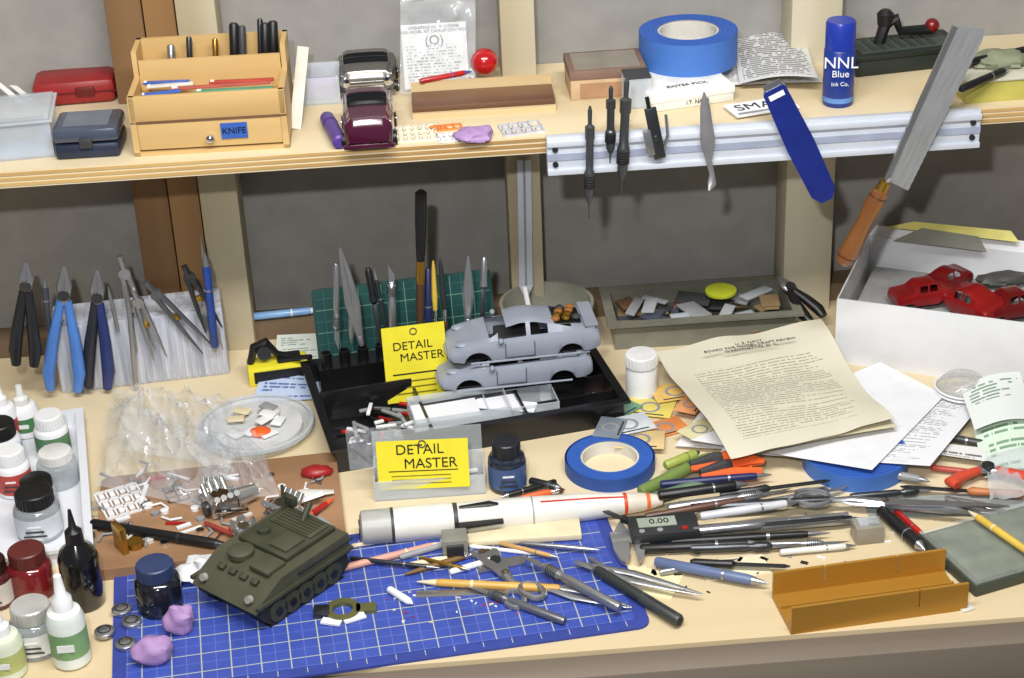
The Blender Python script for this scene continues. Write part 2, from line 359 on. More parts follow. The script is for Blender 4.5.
def sports(name,a,b,h,flip,extra):
    m,L=frame(a,b,h); q=B()
    W=L*.41;H=L*.265
    A=Matrix.Translation((L/2,W/2,0))@(Matrix.Rotation(pi,4,'Z') if flip else Matrix())
    carbody(q,L,W,H,SPORT,CARG,None,M=A,side=[(.33,.51),(.54,.66)],top=[(.27,.385),(.7,.82)],wh=(.19,.8),wr=.092,n=70)
    q.box((0,0,H*.12),(L*.8,W*.8,.001),BLACK,A); q.box((-L*.02,0,H*.28),(L*.3,W*.7,H*.3),DGREY,A,bev=.002)
    for sg in (-1,1):
        q.box((-L*.13,sg*W*.5,H*.36),(.0006,.0012,H*.4),DGREY,A); q.box((L*.06,sg*W*.5,H*.36),(.0006,.0012,H*.4),DGREY,A); q.box((-L*.03,sg*W*.5,H*.17),(L*.18,.0012,.0006),DGREY,A)
        q.tube([(-L*.36,sg*W*.495,H*.1),(L*.36,sg*W*.495,H*.1)],.0012,CARG,A)
        q.ell((-L*.4,sg*W*.3,H*.5),(.008,.006,.003),CARG,A,12); q.ell((-L*.16,sg*W*.52,H*.66),(.003,.004,.003),CARG,A,10)
    q.tube([(-L*.47,-W*.42,H*.22),(-L*.5,-W*.2,H*.2),(-L*.5,W*.2,H*.2),(-L*.47,W*.42,H*.22)],.0022,CARG,A)
    q.prism([(L*.4,-W*.42),(L*.485,-W*.41),(L*.485,W*.41),(L*.4,W*.42)],H*.74,H*.775,CARG,A)
    for sg in (-1,1): q.box((L*.44,sg*W*.38,H*.69),(L*.05,.002,H*.12),CARG,A)
    if extra:
        q.prism([(L*.2,-W*.26),(L*.37,-W*.25),(L*.37,W*.25),(L*.2,W*.26)],H*.84,H*.87,BLACK,A@TR(0,0,0,ry=4))
        for k in range(9): q.ell((L*(.22+.017*k),W*(-.18+.12*(k%4)),H*.86),(.005,.005,.003),random.choice([BRASS,DGREY,GREY,mat((140,90,40),.5)]),A,10)
    return q.done(name,m)
# ---------------- SHELF OBJECTS ----------------
h=SH
fm,L=frame((135,157),(290,148),h); q=B(); D=.105; hh=.062
q.b2((0,0,0),(L,D,.004),BOXW); q.b2((0,0,0),(.006,D,hh),BOXW); q.b2((L-.006,0,0),(L,D,hh),BOXW); q.b2((0,D-.005,0),(L,D,hh+.026),BOXW)
q.b2((.006,.001,.006),(L-.006,.007,.034),BOXW,bev=.001); q.b2((0,0,.036),(L,.006,hh),BOXW,bev=.001); q.b2((0,0,.034),(L,.003,.0362),DWOOD)
q.b2((.006,.006,.044),(L-.006,D,.047),BOXW); q.b2((.006,.06,.047),(L-.006,.064,hh+.016),BOXW); q.b2((0,.06,0),(.005,D,hh+.026),BOXW); q.b2((L-.005,.06,0),(L,D,hh+.026),BOXW)
q.lathe([(.002,0),(.004,.004),(.004,.008),(.001,.01)],CHROME,Matrix.Translation((L*.5,0,.017))@Matrix.Rotation(pi/2,4,'X'),16)
q.b2((L*.57,-.0006,.014),(L*.74,.001,.03),TAPE)
o=q.done('wooden_drawer_box',fm); text(o,'KNIFE',.009,TR(L*.655,-.001,.022,rx=90),BLACK)
for i,(x0_,ln,c,t,an) in enumerate(((.3,.6,mat((180,70,60),.5),.012,1),(.42,.5,mat((70,140,110),.5),.02,-1),(.25,.65,mat((170,80,70),.5),.03,2),(.08,.25,TAPE,.014,12),(.5,.42,mat((170,60,50),.5),.04,-2),(.1,.3,mat((205,200,190),.5),.035,4),(.07,.3,BLUE,.045,-3))):
    q=B(); Ls=L*ln; q.b2((0,-.0035,0),(Ls,.0035,.002),c,bev=.0005); q.box((Ls*.05,0,.002),(Ls*.06,.004,.0015),WHITE); q.done('plastic_strip',fm@TR(L*x0_,t,hh-.006+.0006*i,rz=an))
for x,top,c,rr in ((236,22,BLACK,.005),(244,25,DGREY,.004),(262,18,DSTEEL,.003),(267,22,BLACK,.005),(275,20,BLACK,.005),(191,36,DSTEEL,.003),(173,44,STEEL,.004),(217,38,BRASS,.003),(272,34,RED,.003)):
    p=fm@Vector((0,.085,.052)); p=V(x,78,p.y); p.z=T+SH+.05; pen('hobby_tool',None,None,fm=span(V(x-2,top,p.y+.006),p,(0,-1,0)),r=rr,body=c,tip=DSTEEL)
p=P(78,98,h); q=B(); q.box((0,0,.014),(.088,.05,.028),mat((140,32,32),.4),bev=.008); q.box((0,0,.0145),(.09,.052,.0015),mat((90,10,12),.5)); q.box((.012,-.027,.016),(.02,.003,.01),mat((90,10,12),.5),bev=.001); q.done('red_plastic_case',Matrix.Translation(p)@TR(rz=3))
def opentray(q,w,d,hh,t,mt,M=None,fl=.0,bev=0):
    q.b2((0,0,0),(w,d,t),mt,M); q.b2((0,0,t),(w,t,hh),mt,M); q.b2((0,d-t,t),(w,d,hh),mt,M); q.b2((0,t,t),(t,d-t,hh),mt,M); q.b2((w-t,t,t),(w,d-t,hh),mt,M)
    if fl:
        q.b2((-fl,-fl,hh-t),(w+fl,0,hh),mt,M); q.b2((-fl,d,hh-t),(w+fl,d+fl,hh),mt,M); q.b2((-fl,0,hh-t),(0,d,hh),mt,M); q.b2((w,0,hh-t),(w+fl,d,hh),mt,M)
fm,L=frame((-30,165),(55,157),h); q=B(); opentray(q,L,.075,.04,.002,CLEAR2,fl=.003); q.b2((.004,.004,.002),(L-.004,.07,.012),mat((60,130,190),.4)); q.b2((.01,.02,.013),(L*.8,.06,.024),DGREY,bev=.003); q.tube([(.02,.02,.03),(L*.9,.03,.03)],.004,BLACK); q.b2((0,0,.04),(L,.075,.043),CLEAR2,bev=.001); q.done('clear_storage_box',fm)
fm,L=frame((56,161),(121,157),h); q=B(); q.b2((0,0,0),(L,.055,.016),mat((35,42,62),.4),bev=.004); q.b2((-.001,-.001,.017),(L+.001,.056,.032),mat((68,76,92),.25,coat=.4),bev=.005); q.b2((L*.4,-.003,.012),(L*.6,0,.022),DGREY,bev=.001); q.b2((L*.15,.008,.0322),(L*.85,.048,.0328),mat((105,112,122),.3)); q.done('gray_hinged_case',fm)
for i,(a,b_,c) in enumerate((((0,62),(36,90),mat((180,70,70),.6)),((-5,72),(30,100),WHITE),((-5,55),(40,86),GREY),((-5,82),(22,104),WHITE),((-5,40),(38,78),mat((205,205,210),.5)))):
    m,L=span(P(*b_,h+.004),P(a[0],a[1],h+.02)); B().b2((0,-.003,0),(L,.003,.0015),c).done('plastic_strip',m)
fm,L=span(P(295,130,h),V(303,48,YW-.07),(0,-1,0)); B().b2((0,-.006,0),(L,.006,.003),mat((212,206,192),.6),bev=.0005).done('balsa_strip',fm)
p=P(322,105,h); q=B(); opentray(q,.04,.05,.03,.0015,CLEAR2,Matrix.Translation((-.02,0,0))); q.b2((-.015,.01,.002),(.015,.04,.018),mat((160,130,190),.5),bev=.003); q.done('small_clear_box',Matrix.Translation(p))
def vert_car(name,x0,x1,ybot,L,H,tab,mt,glass,grille=False,hh=0,**k):
    p=P((x0+x1)/2,ybot,h+hh); W=(x1-x0)/S(p); q=B(); A=Matrix.Translation((0,L/2,0))@Matrix.Rotation(R(90),4,'Z')
    carbody(q,L,W,H,tab,mt,glass,M=A,**k)
    if grille:
        for i in range(4): q.b2((-W*.28,-.0015,H*(.2+.07*i)),(W*.28,.003,H*(.23+.07*i)),CHROME)
        for sg in (-1,1): q.lathe([(.005,0),(.0055,.003),(.003,.004)],CHROME,Matrix.Translation((sg*W*.36,.003,H*.42))@Matrix.Rotation(pi/2,4,'X'),16)
    q.box((0,-.002,H*.14),(W*.95,.004,H*.09),mt,bev=.001)
    return q.done(name,Matrix.Translation(p))
DG=mat((15,15,18),.1,coat=.8)
vert_car('maroon_toy_truck',343,397,152,.085,.05,TRUCK,MAROON,DG,False,wheels=CHROME,side=[(.4,.6)],top=[(.3,.43),(.6,.66)])
vert_car('silver_toy_pickup',338,398,97,.07,.04,TRUCK,SILV,DG,True,wheels=CHROME,side=[(.4,.6)],top=[(.3,.43)])
pen('purple_marker',(341,150),(325,120),h,r=.0075,body=mat((85,58,140),.4),tip=mat((60,35,110),.4))
def sprue(name,a,b_,h_,d,mt,nx=5,ny=3):
    fm,L=frame(a,b_,h_); q=B()
    for i in range(nx+1): q.b2((L*i/nx-.001,0,0),(L*i/nx+.001,d,.002),mt)
    for j in range(ny+1): q.b2((0,d*j/ny-.001,0),(L,d*j/ny+.001,.002),mt)
    for i in range(nx):
        for j in range(ny):
            if random.random()<.7: q.box((L*(i+.5)/nx,d*(j+.5)/ny,.0015),(L/nx*.5,d/ny*random.uniform(.3,.7),.003),mt,bev=.0006)
    return q.done(name,fm)
sprue('model_sprue',(398,143),(437,140),h,.04,mat((228,222,200),.5)); sprue('model_sprue',(505,137),(545,132),h,.03,mat((190,190,196),.5),4,2); sprue('model_sprue',(432,132),(462,129),h,.012,mat((225,130,60),.5),4,1); sprue('model_sprue',(440,143),(458,141),h,.02,WHITE,3,2)
def lump(name,x0,x1,y0,y1,h_,mt,k=.35):
    p,r,H=fit(x0,x1,y0,y1,h_); q=B(); q.ell((0,0,H*.45),(r,r*.75,max(H*.6,r*.4)),mt,None,28,0,k,1.6); q.done(name,Matrix.Translation(p))
lump('putty_lump',455,496,122,146,h,PINK)
fm,L=span(P(402,96,h),P(474,91,h)); A=fm@TR(0,.008,0,rx=80)
ins=printmat((225,226,224),(60,60,60),.0032,.0025,(.008,.066,.005,.05),uv=False,ragged=.005,thr=.5)
q=B(); q.b2((.004,.004,0),(L-.004,.072,.001),ins); 
q.sheet([Vector((-.002,0,.003)),Vector((L+.002,0,.003)),Vector((L*1.12,.118,.003)),Vector((L*.1,.122,.003))],mat((222,228,234),.1,alpha=.34,var=.02,coat=.8,bump=.6,scale=70),20,lambda u,v:.005*noise.noise(Vector((u*6,v*7,0)))+.003*noise.noise(Vector((u*15,v*10,2))))
q.b2((L*.15,.098,.004),(L*1.08,.101,.006),mat((235,236,238),.3,alpha=.7)); q.box((L*.65,.108,.005),(L*.5,.012,.001),GREY,rz=-3)
o=q.done('bagged_instruction_sheet',A); text(o,'OPERATING INSTRUCTIONS\nFOR MODEL KIT CARRIER CONTROL',.0042,TR(L*.5,.066,.0012),BLACK); text(o,'(O)',.014,TR(L*.5,.054,.0012),DGREY)
fm,L=frame((413,120),(556,111),h); q=B(); q.b2((0,0,0),(L,.045,.006),PINEX); q.b2((0,.004,.006),(L,.05,.012),DWOOD,bev=.001); q.b2((.0,.052,0),(L,.058,.02),PINEX); q.done('wooden_plank',fm)
pen('red_pen',(420,84),(472,74),h+.02,r=.003,body=RED,tip=BLUE)
p,r,H=fit(471,499,53,80,h+.012); B().ell((0,0,r),(r,r,r),mat((175,15,20),.2,coat=1),None,28).done('red_ball',Matrix.Translation(p))
fm,L=frame((571,101),(646,96),h); q=B(); q.b2((0,0,0),(L,.06,.026),mat((190,162,126),.8),bev=.001); q.b2((-.001,-.001,.022),(L+.001,.061,.032),mat((120,95,82),.7),bev=.001); q.b2((.01,-.0016,.003),(L-.01,-.0005,.018),mat((160,122,92),.6)); q.b2((.005,.005,.032),(L-.005,.055,.0325),mat((135,127,116),.6)); q.done('cardboard_box',fm)
fm,L=frame((621,99),(646,97),h+.0); q=B(); opentray(q,L,.028,.032,.0015,CLEAR2,Matrix.Translation((0,-.032,0))); q.b2((.003,-.028,.002),(L-.003,-.008,.02),BLACK,bev=.002); q.b2((0,-.032,.032),(L,-.004,.034),DGREY); q.done('small_display_case',fm)
fm,L=frame((652,113),(734,101),h); q=B(); q.b2((0,0,0),(L,.07,.014),mat((218,217,208),.6),bev=.0015); q.b2((-.001,-.001,.009),(L+.001,.071,.018),mat((226,225,218),.6),bev=.0015); o=q.done('white_card_box',fm); text(o,'EXITER PICK',.008,TR(L*.5,.018,.0182,rz=0),BLACK); text(o,'I.T. NAILS',.006,TR(L*.55,-.0013,.006,rx=90),DGREY)
def taperoll(name,p,r,hh,ri=.62):
    q=B(); q.ring(r,r*ri,hh,TAPE2,mi=mat((150,142,125),.8),mtop=TAPE)
    for k in range(1,5): q.ring(r*(ri+.09*k)+.0004,r*(ri+.09*k),hh+.0003,mat((38,76,150),.6))
    q.ring(r*ri,r*ri-.002,hh-.001,mat((200,198,190),.7))
    return q.done(name,Matrix.Translation(p)@TR(rz=random.uniform(0,90)))
p,r,H=fit(639,737,14,77,h+.018); taperoll('painters_tape_roll',p,r,H)
def paper(name,cs,hs,mt,us=(.216,.28),zf=None,n=14):
    pts=[P(x,y,hh) for (x,y),hh in zip(cs,hs)]; o0=pts[0].copy(); q=B(); q.sheet([v-o0 for v in pts],mt,n,zf,us); return q.done(name,Matrix.Translation(o0))
mag=printmat((220,219,216),(90,90,92),.004,.004,(.01,.2,.01,.26),ragged=.005)
mag2=printmat((205,205,203),(90,90,94),.0045,.006,(.006,.095,.006,.14),cov=.6,thr=.42,ragged=.002)
paper('magazine_page',[(640,88),(822,82),(790,22),(650,5)],[h+.004,h+.004,h+.012,h+.02],mag,zf=lambda u,v:.006*math.sin(u*5)*v)
paper('magazine_page',[(740,84),(818,78),(798,22),(728,20)],[h+.008,h+.02,h+.014,h+.014],mag2,us=(.1,.15),zf=lambda u,v:.005*math.sin(u*3.1))
fm,L=frame((737,118),(800,108),h+.003); q=B(); q.b2((0,0,0),(L,.035,.0015),PAPER); q.b2((.004,.003,.0015),(L-.02,.008,.0017),GREY); o=q.done('paper_label',fm); text(o,'SMA',.022,TR(L*.4,.02,.0018),DGREY)
p,r,H=fit(822,853,17,109,h); q=B(); q.lathe([(r*.9,0),(r,.003),(r,H*.66),(r*.92,H*.68)],mat((24,50,130),.35)); q.lathe([(r*.96,H*.68),(r*.96,H*.97),(r*.88,H)],mat((30,52,150),.3)); q.lathe([(r*1.01,H*.06),(r*1.01,H*.12)],mat((90,130,190),.5),cap=False)
o=q.done('blue_glue_bottle',Matrix.Translation(p)@TR(rz=-8)); text(o,'NNL',.017,TR(0,-r-.0004,H*.55,rx=90),WHITE); text(o,'Blue',.01,TR(0,-r-.0004,H*.42,rx=90),WHITE); text(o,'Ink Co.',.006,TR(0,-r-.0004,H*.3,rx=90),WHITE)
fm,L=frame((856,78),(962,66),h); q=B(); q.b2((0,0,0),(L,.055,.018),mat((30,38,34),.5),bev=.002); q.b2((-.002,-.002,.018),(L+.002,.057,.023),mat((25,32,28),.5),bev=.001); q.b2((.008,.006,.0232),(L-.008,.048,.0245),mat((62,70,62),.6))
for i in range(8): q.b2((.01+i*.011,.01,.0245),(.0155+i*.011,.044,.0255),mat((46,54,48),.6))
q.tube([(L*.3,.03,.024),(L*.35,.03,.045),(L*.45,.03,.05),(L*.5,.03,.036),(L*.8,.03,.034)],[.006,.007,.006,.005,.006],BLACK); q.lathe([(.008,0),(.009,.012),(.005,.016)],BLACK,TR(L*.35,.03,.045)); q.ell((L*.8,.03,.038),(.008,.008,.008),mat((110,15,15),.3))
q.done('black_bench_vise',fm)
fm,L=frame((965,104),(1045,98),h); q=B(); opentray(q,L,.07,.022,.002,mat((200,192,100),.3,alpha=.75)); q.b2((.005,.005,.003),(L*.7,.05,.018),mat((208,198,110),.4),bev=.003); q.b2((-.002,-.002,.022),(L,.072,.025),mat((220,218,198),.3,alpha=.7),bev=.001); q.done('yellow_storage_box',fm)
q=B(); p=P(1000,60,h+.03); q.ell((0,0,0),(.03,.02,.010),mat((125,130,105),.6),lump=.3,seg=24); q.tube([(-.04,-.01,.003),(.03,.01,.006)],.004,BLACK); q.done('cloth_bundle',Matrix.Translation(p))
pen('black_marker',(960,93),(1010,72),h+.0255,r=.004,body=BLACK)
# ---------------- magnetic rail with tools ----------------
x0=V(547,150,YS-.012).x; x1=V(981,120,YS-.012).x; zt=T+SH+.002; q=B(); Lr=x1-x0
RAIL=mat((200,206,216),.35,.1,var=.03)
q.b2((0,0,-.040),(Lr,.011,0),RAIL,bev=.0008); 
for z in (-.006,-.036): q.b2((0,-.003,z-.003),(Lr,.001,z+.003),RAIL,bev=.0005)
q.b2((0,-.001,-.024),(Lr,.0005,-.017),mat((150,158,178),.4))
for x in (.008,Lr-.008):
    for z in (-.012,-.028): q.lathe([(.003,0),(.003,.002)],DSTEEL,TR(x,-.0,z,rx=90),12)
q.done('white_metal_rail',Matrix.Translation((x0,YS-.0118,zt)))
YT=YS-.019
def vis(x0_,y0_,x1_,y1_,mt=DSTEEL,r=.0045,n='pin_vise'):
    p=V(x1_,y1_,YT); q_=V(x0_,y0_,YT); m,L=span(p,q_,(0,-1,0)); q=B(); A=MX
    q.lathe([(.0006,0),(.0009,L*.12),(.002,L*.14),(r*.8,L*.2),(r,L*.4),(r,L*.42),(r*.75,L*.44),(r*.75,L*.7),(r*.95,L*.72),(r*.95,L*.82),(r*.4,L*.84),(r*.45,L*.96),(r*.2,L)],mt,A,16)
    for k in range(5): q.lathe([(r*1.06,L*(.28+.024*k)),(r*1.06,L*(.29+.024*k))],BLACK,A,16)
    q.done(n,m)
vis(590,106,589,218,mat((92,94,98),.35,.7),.0052); vis(611,86,610,163,mat((80,82,84),.35,.7),.0052); vis(627,78,621,195,mat((90,92,94),.35,.7),.0062)
m,L=span(V(650,108,YT),V(660,158,YT),(0,-1,0)); q=B(); q.b2((0,-.006,-.002),(L,.006,.002),DSTEEL,bev=.001); q.b2((L*.4,-.012,-.001),(L*.9,-.004,.003),STEEL,bev=.001); q.lathe([(.003,-.003),(.003,.004)],CHROME,TR(L*.6)); q.b2((-.012,-.003,-.001),(0,.001,.001),BLACK); q.tube([(L*.9,.004,0),(L*.6,.012,0),(L*.2,.014,0)],.0016,STEEL); q.done('folding_hex_key',m)
m,L=span(V(704,92,YT),V(711,188,YT),(0,-1,0)); q=B(); q.tube([(0,0,0),(L*.15,0,0),(L*.3,0,0),(L*.5,0,0),(L*.72,0,0),(L*.85,.002,0),(L*.95,.001,.002),(L,-.003,.006)],[.0008,.005,.006,.0075,.003,.0025,.0045,.001],mat((165,165,168),.4,.7),flat=.4); q.done('wax_carving_tool',m)
m,L=span(V(773,88,YT),V(827,200,YT),(0,-1,0)); q=B(); q.prism([(0,-.010),(.003,-.012),(L*.5,-.0145),(L*.92,-.013),(L,-.006),(L,.006),(L*.92,.013),(L*.5,.0145),(.003,.012),(0,.010)],-.002,.002,mat((28,42,118),.2,coat=.7)); q.b2((L*.04,-.008,.002),(L*.08,.008,.0025),WHITE); q.b2((-.006,-.009,-.0008),(.004,.009,.0008),STEEL); q.done('blue_scraper',m)
m,L=span(V(843,263,YT-.006),V(965,30,YT-.006),(0,-1,0)); Lh=L*.36; q=B()
q.lathe([(.003,-.003),(.0085,.001),(.0105,.012),(.0095,Lh*.3),(.008,Lh*.5),(.0098,Lh*.75),(.0085,Lh*.88),(.0065,Lh*.9)],HANDW,MX,24)
for t in (.08,.16,.82): q.lathe([(.0102 if t<.5 else .0096,Lh*t),(.0102 if t<.5 else .0094,Lh*(t+.012))],mat((70,38,18),.4),MX,24)
q.lathe([(.0066,Lh*.88),(.0058,Lh*1.0),(.002,Lh*1.02)],BRASS,MX,20)
q.tube([(Lh*.98,0,0),(Lh*1.06,-.003,0)],.0028,STEEL)
SAWM=mat((165,167,170),.38,.5,scale=30,stretch=(1,12,1))
bl=[(Lh*1.03,.003),(L*1.0,.014),(L*1.03,-.018),(L*.99,-.021)]
N=46; xa,ya=L*.99,-.021; xb,yb=Lh*1.0,-.026
for i in range(N+1):
    t=i/N; bl.append((xa+(xb-xa)*t,ya+(yb-ya)*t-(.0006 if i%2 else 0)))
q.prism(bl,-.0004,.0004,SAWM); q.prism([(Lh*1.03,.003),(L,.014),(L,.009),(Lh*1.03,-.002)],-.0016,.0016,STEEL)
q.done('razor_saw',m)
m,L=span(V(526,285,YW-.056),V(524,160,YW-.056),(0,-1,0)); q=B(); q.b2((0,-.008,-.003),(L,.008,.001),RAIL,bev=.001); q.b2((0,-.0012,.0),(L,.0012,.0018),GREY); q.prism([(-.02,0),(0,-.008),(0,.008)],-.003,.001,RAIL); q.done('metal_shelf_standard',m)
# ---------------- TABLE: back row ----------------
fm,L=frame((62,394),(230,374)); q=B(); BF=fm; BL=L
q.b2((0,0,0),(L,.055,.082),FOAM,bev=.002)
for i in range(26): q.b2((L*(i+.3)/26,-.0012,.004),(L*(i+.7)/26,.001,.079),FOAM)
for i in range(9): q.b2((.006+i*L/9.3,.006,.082),(.016+i*L/9.3,.05,.0835),mat((180,186,196),.4))
q.done('foam_tool_block',fm)
def onplane(px,py,dy):
    # point on the vertical plane parallel to the block face, dy in front of it
    n=(BF.to_3x3()@Vector((0,1,0))); o=BF@Vector((0,-dy,0)); d=ray(px,py); t=(o-C).dot(n)/d.dot(n); r_=C+d*t; r_.z=max(r_.z,T+.004); return r_
def pl(h1,h2,tp,c,c2=None,dy=.013):
    pliers('needle_nose_pliers',onplane(*h1,dy),onplane(*h2,dy),onplane(*tp,dy-.003),(0,-1,.1),c,.22,c2)
pl((50,387),(78,394),(64,266),mat((70,118,190),.35,coat=.3)); pl((89,385),(110,405),(97,270),mat((26,30,44),.35,coat=.3),mat((28,44,98),.35,coat=.3)); pl((16,350),(34,381),(26,262),mat((26,29,36),.4))
def divider(bx,by,tx,ty,spread=12,mt=STEEL,name='drafting_divider',dy=.006):
    a=onplane(bx,by,dy); t=onplane(tx,ty,dy+.002); m,L=span(a,t,(0,-1,0)); q=B(); w=spread/950
    for sg in (-1,1):
        q.tube([(0,sg*w,0),(L*.3,sg*w*.8,0),(L*.8,sg*.003,0)],[.0008,.0024,.0034],mt)
    q.lathe([(.0065,-.003),(.0065,.003)],mt,TR(L*.82),16); q.lathe([(.002,L*.84),(.0035,L*.87),(.0035,L)],mt,MX,12); q.tube([(L*.5,-w*.9,0),(L*.5,w*.9,0)],.001,BRASS); q.lathe([(.004,-.002),(.004,.002)],BRASS,TR(L*.5)@Matrix.Rotation(pi/2,4,'X'),14)
    q.done(name,m)
divider(146,350,120,256,9); divider(160,358,133,290,7,STEEL,dy=.01); divider(208,350,145,282,7,mat((110,112,118),.35,.7)); divider(214,330,184,266,9,DSTEEL,dy=.011); divider(218,350,204,300,5,STEEL)
def bp(name,a,b_,c,r=.004,dy=.008,tip=STEEL): pen(name,None,None,fm=span(onplane(*b_,dy),onplane(*a,dy+.003),(0,-1,0)),r=r,body=c,tip=tip)
bp('blue_pen',(205,250),(215,345),mat((35,66,140),.35),.0045); pen('steel_scriber',None,None,fm=span(onplane(215,350,.006),onplane(201,234,.006),(0,-1,0)),r=.0022,body=STEEL)
bp('steel_scriber',(128,290),(137,392),STEEL,.0028,.012); bp('hobby_knife_handle',(45,278),(49,330),mat((80,84,96),.35,.6),.0035,.005); bp('steel_scriber',(108,285),(118,330),STEEL,.002,.004)
pen('light_blue_toothbrush',(245,321),(322,313),.024,r=.0045,body=mat((125,165,210),.3),tip=WHITE)
fm,L=frame((250,388),(310,380)); q=B(); q.b2((0,0,0),(L,.03,.022),YEL,bev=.002); q.b2((.006,-.001,.004),(L-.006,.001,.018),BLACK,bev=.001)
q.tube([(.004,.015,.022),(.01,.015,.042),(.022,.015,.046),(.034,.015,.03),(L*.8,.015,.024)],[.004,.005,.006,.004,.003],BLACK); q.lathe([(.008,-.006),(.008,.006)],DSTEEL,TR(.02,.014,.036,rx=90)); q.b2((L*.5,.005,.022),(L*.9,.025,.027),BLACK,bev=.002); q.tube([(L*.8,.0,.03),(L*1.05,-.01,.034)],.003,BLACK); q.done('mini_tape_measure',fm)
paper('printed_card',[(252,402),(318,399),(324,378),(262,372)],[.003,.003,.008,.008],printmat((185,200,228),(50,75,150),.006,.004,(.005,.065,.005,.045),cov=.6),us=(.07,.05))
paper('printed_card',[(275,362),(325,358),(322,333),(277,335)],[.003,.01,.02,.01],printmat((212,220,212),(90,120,100),.005,.004,(.005,.045,.005,.055)),us=(.05,.06))
gm=gridmat((20,68,66),(60,105,98),.0127,2,(100,138,122))
fm,L=frame((322,385),(500,362)); q=B(); q.prism(rrect(L,.1,.005),0,.002,TEAL); q.prism(rrect(L-.006,.094,.003),.002,.0023,gm,TR(.003,.003,0)); q.done('green_cutting_mat',fm@TR(0,.012,.002,rx=76))
fm,L=frame((338,473),(624,424)); TM=fm; TL=L; TD=.185; TK=mat((18,18,20),.35,coat=.2); q=B(); opentray(q,L,TD,.03,.003,TK,fl=.006)
for x in (.33,.66): q.b2((L*x,.003,.003),(L*x+.003,TD-.003,.027),TK)
q.b2((L*.33,.06,.003),(L-.003,.063,.027),TK); q.b2((L*.66,.12,.003),(L-.003,.123,.027),TK); q.b2((.003,.1,.003),(L*.33,.103,.038),TK,bev=.001)
for i in range(8): q.lathe([(.006,.03),(.006,.05),(.0045,.05),(.0045,.032)],TK,TR(.02+i*.02,TD-.02,0),12)
q.b2((.01,TD-.03,.003),(.18,TD-.01,.034),TK); q.b2((L*.72,.03,.003),(L-.003,.033,.024),TK)
q.done('black_organizer_tray',TM)
q=B()
for i in range(44):
    q.box((random.uniform(.012,L*.31),random.uniform(.012,.09),.006+random.uniform(0,.016)),(random.uniform(.008,.03),.004,.003),random.choice([STEEL,GREY,GREY,DSTEEL,WHITE,RED]),rz=random.uniform(0,180),bev=.0008)
for i in range(34):
    q.box((random.uniform(L*.36,L*.96),random.uniform(.03,.17),.005+random.uniform(0,.004)),(random.uniform(.006,.02),.004,.003),random.choice([GREY,WHITE,BLACK,ORANGE,DGREY]),rz=random.uniform(0,180),bev=.0008)
q.done('tray_small_parts',TM)
m2,L2=frame((415,434),(512,420),.018); q=B(); opentray(q,L2,.05,.016,.0012,CLEAR2); q.b2((.003,.003,.002),(L2*.7,.045,.008),PAPER); q.done('clear_parts_box',m2)
m2,L2=frame((490,425),(560,415),.012); q=B(); opentray(q,L2,.04,.016,.0012,CLEAR2); q.b2((.003,.003,.002),(L2*.8,.035,.006),GREY); q.done('clear_parts_box',m2)
m2,L2=frame((452,412),(540,408),.022); q=B(); q.b2((.0,.0,.0),(.07,.018,.001),PAPER,TR(rz=12)); q.b2((.02,.01,.001),(.085,.03,.002),PAPER,TR(rz=-14)); q.done('paper_scrap',m2)
def stand(kind,tx,ty,bx,by,rev=False,**k):
    p=TM@Vector((0,TD-.02,.03)); a=V(bx,by,p.y+.0); a.z=max(a.z,T+.03); t=V(tx,ty,a.y+.015)
    return kind(fm=span(t,a,(0,-1,0)) if rev else span(a,t,(0,-1,0)),**k)
stand(lambda fm:tweezers('tweezers',None,None,fm=fm,w=.0045,mt=mat((150,150,152),.35,.7)),340,247,362,345)
stand(lambda fm:filet('needle_file',None,None,fm=(fm[0],fm[1])),368,267,382,345,True)
stand(lambda fm:knife('hobby_knife',None,None,fm=fm),391,264,393,335)
stand(lambda fm:knife('hobby_knife',None,None,fm=fm,r=.0035),336,262,337,350,True)
def bigbrush(fm):
    m,L=fm; q=B(); q.lathe([(.003,0),(.0062,.003),(.0062,L*.2),(.005,L*.42),(.0042,L*.5)],BLACK,MX,16); q.lathe([(.0043,L*.5),(.005,L*.6),(.0048,L*.66)],BRASS,MX,16); q.lathe([(.0045,L*.66),(.005,L*.8),(.003,L)],mat((70,45,25),.8),MX,16); q.done('paint_brush',m)
stand(bigbrush,421,190,420,330,True)
stand(lambda fm:brush('paint_brush',fm=fm,handle=mat((190,160,60),.4),r=.003),433,260,436,330,True)
stand(lambda fm:brush('paint_brush',fm=fm,handle=DSTEEL,r=.003),440,258,446,330,True)
stand(lambda fm:tweezers('tweezers',None,None,fm=fm,w=.0022),468,255,468,325); stand(lambda fm:filet('needle_file',None,None,fm=fm,handle=STEEL),484,256,482,325,True)
stand(lambda fm:pen('scriber',None,None,fm=fm,body=NAVY,r=.0035),428,268,428,330,True); stand(lambda fm:pen('scriber',None,None,fm=fm,body=STEEL,r=.003),350,280,352,345,True); stand(lambda fm:pen('scriber',None,None,fm=fm,body=DSTEEL,r=.0025),374,268,390,345)
def card(a,b_,hh,ht,name,sz,lean=82):
    m,L=frame(a,b_,hh); q=B(); q.b2((0,0,0),(L,ht,.0008),YEL); q.b2((L*.12,ht*.36,.0008),(L*.88,ht*.38,.001),BLACK)
    for i in range(3): q.b2((L*.15,ht*(.1+i*.08),.0008),(L*.8,ht*(.12+i*.08),.001),mat((120,110,20),.6))
    q.ring(.004,.003,.001,DGREY,TR(L*.5,ht*.92,.0005),16)
    o=q.done(name,m@TR(rx=lean)); text(o,'DETAIL\n     MASTER',sz,TR(L*.47,ht*.66,.001),BLACK); return o
card((388,404),(450,396),.012,.085,'yellow_parts_card',.013); card((379,490),(470,486),.012,.05,'yellow_parts_card',.0145,78)
